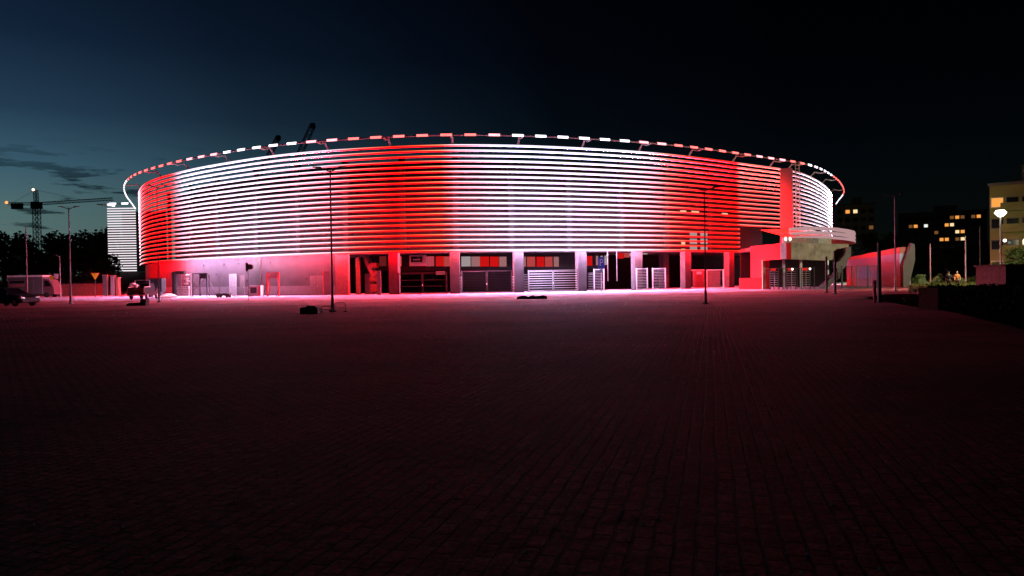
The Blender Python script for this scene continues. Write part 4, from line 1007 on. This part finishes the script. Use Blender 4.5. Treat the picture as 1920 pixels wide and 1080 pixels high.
# ------------------------------------------------------------------ trees and plants
def leaf_cloud(mb, rnd, lobes, n, size):
    for _ in range(n):
        c, rr = rnd.choice(lobes)
        v = Vector((rnd.gauss(0, 1), rnd.gauss(0, 1), rnd.gauss(0, 1))).normalized() * rr * rnd.uniform(.45, 1.08); v.z *= .8
        p = Vector(c) + v; e = Vector((rnd.gauss(0, 1), rnd.gauss(0, 1), rnd.gauss(0, 1))).normalized(); f_ = e.cross(Vector((rnd.gauss(0, 1), rnd.gauss(0, 1), rnd.gauss(0, 1)))).normalized()
        k = size * rnd.uniform(.6, 1.4)
        mb.face([p - e * k, p + f_ * k * .6, p + e * k, p - f_ * k * .6])
def make_tree(seed, h, m, label, group):
    rnd = random.Random(seed); t = thing('tree', label, 'tree', (0, 0, 0), 0, group)
    lobes = []
    for _ in range(13):
        a_ = rnd.uniform(0, 6.28); q = rnd.uniform(0, .26) * h; lobes.append(((q * math.cos(a_), q * math.sin(a_), h * rnd.uniform(.36, .86)), h * rnd.uniform(.12, .19)))
    mb = MB(); mb.tube([(0, 0, 0), (.05 * h * .2, 0, h * .3), (0, .02 * h, h * .7)], [h * .03, h * .022, h * .008], 8)
    for c_, rr in lobes[:7]: mb.tube([(0, 0, h * .3), (c_[0] * .6, c_[1] * .6, c_[2] * .8), c_], [h * .012, h * .008, h * .003], 5)
    mb.build('trunk', bark, t)
    mb = MB(); leaf_cloud(mb, rnd, lobes, 1900, h * .028); mb.build('crown', m, t)
    return t
def tree_row(protos, items):
    for k_, (px, ytop, Y, lab) in enumerate(items):
        pr = protos[k_ % len(protos)]; p = at_depth(px, 520, Y); z = at_depth(px, ytop, Y).z
        o = dup(pr, (p.x, Y, 0), k_ * 1.3, lab, z / 10.0)
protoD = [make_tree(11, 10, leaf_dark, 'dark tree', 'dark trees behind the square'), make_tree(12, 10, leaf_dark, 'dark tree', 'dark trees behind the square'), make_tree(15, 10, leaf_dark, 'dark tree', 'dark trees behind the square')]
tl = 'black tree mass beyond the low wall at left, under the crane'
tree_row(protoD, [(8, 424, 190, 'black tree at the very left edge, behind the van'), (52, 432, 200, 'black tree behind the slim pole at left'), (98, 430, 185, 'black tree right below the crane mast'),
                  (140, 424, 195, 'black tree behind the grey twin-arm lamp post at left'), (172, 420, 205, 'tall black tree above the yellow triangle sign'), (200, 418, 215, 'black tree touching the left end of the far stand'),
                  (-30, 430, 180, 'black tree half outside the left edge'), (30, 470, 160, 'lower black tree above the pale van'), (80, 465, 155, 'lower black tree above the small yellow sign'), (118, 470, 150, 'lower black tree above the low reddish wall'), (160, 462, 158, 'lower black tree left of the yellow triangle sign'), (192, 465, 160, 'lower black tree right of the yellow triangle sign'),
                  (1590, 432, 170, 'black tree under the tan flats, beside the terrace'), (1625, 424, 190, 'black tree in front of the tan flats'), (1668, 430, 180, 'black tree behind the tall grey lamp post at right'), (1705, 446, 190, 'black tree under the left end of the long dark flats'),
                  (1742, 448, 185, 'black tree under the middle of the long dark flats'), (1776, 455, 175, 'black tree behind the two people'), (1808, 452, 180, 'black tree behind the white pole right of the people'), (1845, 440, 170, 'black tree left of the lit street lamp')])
for o in protoD:
    for ch in list(o.children): bpy.data.objects.remove(ch)
    bpy.data.objects.remove(o)
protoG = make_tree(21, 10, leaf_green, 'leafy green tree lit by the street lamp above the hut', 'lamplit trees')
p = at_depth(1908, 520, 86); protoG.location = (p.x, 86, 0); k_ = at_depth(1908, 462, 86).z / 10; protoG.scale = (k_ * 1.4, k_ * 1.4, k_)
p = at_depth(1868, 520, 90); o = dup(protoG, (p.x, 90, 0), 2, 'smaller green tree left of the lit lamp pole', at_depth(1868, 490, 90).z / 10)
def shrub(px, py, Y, r, h, label, m, seed):
    rnd = random.Random(seed); p = at_depth(px, py, Y); t = thing('shrub', label, 'shrub', (p.x, Y, 0), 0, 'shrubs on the lamplit lawn')
    lobes = [((rnd.uniform(-.5, .5) * r, rnd.uniform(-.4, .4) * r, h * rnd.uniform(.3, .7)), r * rnd.uniform(.35, .5)) for _ in range(7)]
    mb = MB(); leaf_cloud(mb, rnd, lobes, 420, .11); mb.build('foliage', m, t)
    mb = MB()
    for c_, _ in lobes[:5]: mb.tube([(0, 0, 0), c_], [.04, .015], 5)
    mb.build('stem', bark, t)
leaf_pale = mat('leaf_pale', (.30, .34, .18), .8, var=.35, scale=2)
for i, (px, Y, r, h, m, lab) in enumerate(((1712, 90, .8, 1.7, leaf_green, 'dark green shrub right of the pale end pier'), (1722, 92, .9, 2.0, leaf_pale, 'big pale rounded shrub left of the white pole'), (1731, 88, .7, 1.2, leaf_pale, 'small pale shrub between the big pale one and the white pole'),
        (1757, 95, .7, 1.6, leaf_pale, 'pale shrub just left of the dark-clad person'), (1765, 98, .6, 1.9, leaf_green, 'thin green shrub behind the dark-clad person'), (1800, 92, .9, 2.0, leaf_pale, 'pale leafy shrub behind the person in the rust jacket'), (1822, 96, .8, 1.4, leaf_green, 'green shrub right of the second white pole'),
        (1843, 100, 1.0, 1.5, leaf_green, 'broad green shrub under the dim slim pole'), (1853, 94, .7, 1.5, leaf_pale, 'pale shrub left of the lit lamp pole'), (1868, 90, .8, 1.3, leaf_green, 'green shrub at the foot of the lit lamp pole'))):
    shrub(px, 535, Y, r, h, lab, m, 40 + i)
# tall grass on the lawn
rnd = random.Random(5); mb = MB()
for _ in range(9000):
    Y = rnd.uniform(62, 125); px = rnd.uniform(1705, 1895)
    x = gx(px, Y); h = rnd.uniform(.15, .6); a_ = rnd.uniform(0, 3.14); w = rnd.uniform(.04, .09); lx_, ly_ = rnd.uniform(-.15, .15), rnd.uniform(-.15, .15)
    mb.face([(x - w * math.cos(a_), Y - w * math.sin(a_), 0), (x + w * math.cos(a_), Y + w * math.sin(a_), 0), (x + lx_, Y + ly_, h)])
tag(mb.build('grass', mat('grass_blades', (.12, .14, .035), .9, var=.4)), kind='stuff')
# dark shrubbery behind the low wall at left
xh0, xh1 = gx(-60, 146), gx(212, 146)
t = thing('shrubbery', 'black unlit shrubbery strip under the trees behind the low wall at left', 'shrubbery', (xh0, 146, 0)); mb = MB(); rnd = random.Random(31)
leaf_cloud(mb, rnd, [((k_ * 1.4, rnd.uniform(-.5, .5), rnd.uniform(.8, 3.2)), rnd.uniform(1.2, 1.9)) for k_ in range(int((xh1 - xh0) / 1.4) + 1)], 5200, .42); mb.build('foliage', leaf_dark, t)
mb = MB()
for k_ in range(0, int(xh1 - xh0), 3): mb.tube([(k_, 0, 0), (k_ + .3, 0, 2.5)], [.08, .03], 5)
mb.build('stem', bark, t)
# hedge and brown planter at the right
h0 = on_ground(1764, 580); h1 = on_ground(1925, 618); far_r = Vector((34, 36, 0)); near_r = Vector((30, 20, 0))
t = thing('hedge', 'low black clipped hedge filling the right edge of the square', 'hedge', (h0.x, h0.y, 0)); ho = (h0.x, h0.y, 0)
rnd = random.Random(9); q = [h0, h1, near_r, far_r]
mb = MB()
mid = Vector((0, 0, 0))
for p in q: mid += p / 4
qq = [p.lerp(mid, .05) for p in q]
mb.hexa([(p.x, p.y, 0) for p in qq], [(p.x, p.y, .88) for p in qq]); mb.build('branches', mat('hedge_inside', (.008, .009, .006), 1), t, ho)
mb = MB()
for _ in range(15000):
    u, v = rnd.random(), rnd.random(); side = rnd.random()
    if side < .35: p = h0.lerp(h1, u); z = v * 1.0
    elif side < .5: p = h0.lerp(far_r, u); z = v * 1.0
    else: p = h0.lerp(h1, u).lerp(far_r.lerp(near_r, u), v); z = .88 + rnd.uniform(0, .16)
    p = Vector((p.x, p.y, z)) + Vector((rnd.uniform(-.1, .1),) * 3); e = Vector((rnd.gauss(0, 1), rnd.gauss(0, 1), rnd.gauss(0, 1))).normalized(); f_ = e.orthogonal().normalized()
    k = rnd.uniform(.04, .1); mb.face([p - e * k, p + f_ * k * .6, p + e * k, p - f_ * k * .6])
mb.build('leaves', mat('hedge_leaf', (.012, .016, .008), .9, var=.5), t, ho)
p = on_ground(1752, 580); t = thing('planter', 'brown planter block at the near left end of the black hedge', 'planter', (p.x, p.y, 0), R(10))
mb = MB(); mb.obox((0, 0, 0), .62, 1.2, .95, taper=.96); mb.build('box', mat('planter_brown', (.10, .055, .04), .95, var=.35, scale=5), t)
mb = MB(); leaf_cloud(mb, random.Random(4), [((0, 0, .95), .25), ((.1, .3, .95), .25), ((-.05, -.3, .95), .22)], 160, .06); mb.build('plant', leaf_dark, t)

# ------------------------------------------------------------------ people behind the hedge
skin_m = mat('skin', (.5, .3, .22), .6, var=.08)
def skinned(name, V, E, Rr, m, parent, sub=1):
    me = bpy.data.meshes.new(name); me.from_pydata(V, E, []); me.materials.append(m)
    o = bpy.data.objects.new(name, me); COL.objects.link(o); o.parent = parent
    sk = o.modifiers.new('skin', 'SKIN'); sk.use_smooth_shade = True
    me.skin_vertices.new() if not me.skin_vertices else None
    for i, r_ in enumerate(Rr):
        v = me.skin_vertices[0].data[i]; v.radius = (r_, r_) if not isinstance(r_, tuple) else r_
    me.skin_vertices[0].data[0].use_root = True
    sb = o.modifiers.new('sub', 'SUBSURF'); sb.levels = sub; sb.render_levels = sub
    return o
def person(loc, rz, label, jacket, trousers, hair, bend=0.0):
    t = thing('person', label, 'person', loc, rz)
    # joints: pelvis, spine, chest, neck, head; facing -y
    V = [(0, 0, .93), (0, 0, 1.08), (0, -.02, 1.28), (0, 0, 1.44), (0, -.01, 1.50), (0, -.03, 1.60), (0, -.02, 1.70)]
    E = [(0, 1), (1, 2), (2, 3), (3, 4), (4, 5), (5, 6)]; Rr = [(.15, .11), (.13, .10), (.16, .11), .06, .055, (.075, .095), (.06, .075)]
    def add(p, frm, r_): V.append(p); Rr.append(r_); E.append((frm, len(V) - 1)); return len(V) - 1
    hands = []
    for sg in (-1, 1):
        a_ = add((sg * .19, 0, 1.38), 2, .06); b_ = add((sg * .25, .02, 1.12), a_, .024); bz = 1.12
        c_ = add((sg * .24, -.1 - bend * .1, .90 + bend * .2), b_, .034); h_ = add((sg * .24, -.13 - bend * .12, .82 + bend * .2), c_, (.022, .038))
        hx, hy, hz = V[h_]
        for j, ln in enumerate((.075, .085, .08, .06)):
            q1 = add((hx + sg * .004, hy - .03 + j * .019, hz - .024), h_, .009); q2 = add((hx - sg * .006, hy - .034 + j * .019, hz - .045 - ln * .5), q1, .008); add((hx - sg * .02, hy - .036 + j * .019, hz - .045 - ln), q2, .007)
        q1 = add((hx - sg * .012, hy - .05, hz + .0), h_, .01); add((hx - sg * .025, hy - .07, hz - .04), q1, .008)
        k0 = add((sg * .09, 0, .88), 0, .085); k1 = add((sg * .1, -.01, .50), k0, .058); k2 = add((sg * .11, .02, .10), k1, .04); k3 = add((sg * .115, -.03, .05), k2, .04); add((sg * .125, -.15, .035), k3, .03)
    skinned('body', V, E, Rr, skin_m, t, 1)
    # clothes: the same joints, a little thicker
    JV = [(0, 0, .86), (0, 0, 1.08), (0, -.02, 1.28), (0, 0, 1.42), (-.19, 0, 1.38), (-.25, .02, 1.12), (-.242, -.09 - bend * .09, .92 + bend * .19), (.19, 0, 1.38), (.25, .02, 1.12), (.242, -.09 - bend * .09, .92 + bend * .19)]
    skinned('jacket', JV, [(0, 1), (1, 2), (2, 3), (2, 4), (4, 5), (5, 6), (2, 7), (7, 8), (8, 9)], [(.19, .145), (.17, .135), (.195, .145), .085, .085, .068, .055, .085, .068, .055], jacket, t, 1)
    TV = [(0, 0, .96), (-.09, 0, .86), (-.1, -.01, .5), (-.11, .02, .08), (.09, 0, .86), (.1, -.01, .5), (.11, .02, .08)]
    skinned('trousers', TV, [(0, 1), (1, 2), (2, 3), (0, 4), (4, 5), (5, 6)], [(.17, .13), .1, .075, .06, .1, .075, .06], trousers, t, 1)
    mb = MB(); mb.ball((0, .005, 1.675), .108, 12, sq=(.86, 1.0, .92)); hr = mb.build('hair', hair, t, smooth=True)
    mb = MB(); mb.ball((0, -.125, 1.60), .02, 6, sq=(.7, 1, 1.2))
    mb.build('nose', skin_m, t)
    for sg in (-1, 1):
        mb = MB(); mb.ball((sg * .032, -.108, 1.625), .013, 6); mb.build('eye', black_m, t)
        mb = MB(); mb.ball((sg * .078, -.02, 1.6), .03, 6, sq=(.4, .7, 1.1)); mb.build('ear', skin_m, t)
        mb = MB(); mb.obox((sg * .125, -.08, 0), .1, .28, .09, taper=.8); mb.build('shoe', rubber, t)
    mb = MB(); mb.box(-.025, -.122, 1.552, .025, -.112, 1.56); mb.build('mouth', mat('lips', (.3, .12, .1), .6), t)
    return t
p = at_depth(1779, 545, 75); person((p.x, p.y, -.0), R(160), 'person in dark clothes standing behind the hedge, left of the rust jacket', mat('jacket_black', (.02, .02, .024), .9), mat('trousers_dark', (.02, .02, .025), .9), mat('hair_dark', (.015, .01, .008), .8))
p = at_depth(1795, 545, 76); person((p.x, p.y, -.0), R(-25), 'person in a rust-brown jacket standing behind the hedge', mat('jacket_rust', (.40, .13, .04), .9), mat('trousers_brown', (.05, .035, .03), .9), mat('hair_brown', (.25, .18, .1), .8), bend=.6)

# ------------------------------------------------------------------ loose grit on the paving
rnd = random.Random(8); mb = MB()
for _ in range(900):
    Y = 3.2 + 45 * rnd.random() ** 1.7; px = rnd.uniform(-20, 1700); x = gx(px, Y); r_ = rnd.uniform(.005, .012) * (1 + Y * .04)
    mb.tube([(x, Y, 0), (x + r_ * .2, Y, r_ * .8), (x + r_ * .1, Y + .1 * r_, r_ * 1.3)], [r_, r_ * .9, r_ * .3], 5)
tag(mb.build('gravel', mat('grit', (.8, .72, .68), .7, var=.3)), kind='stuff')
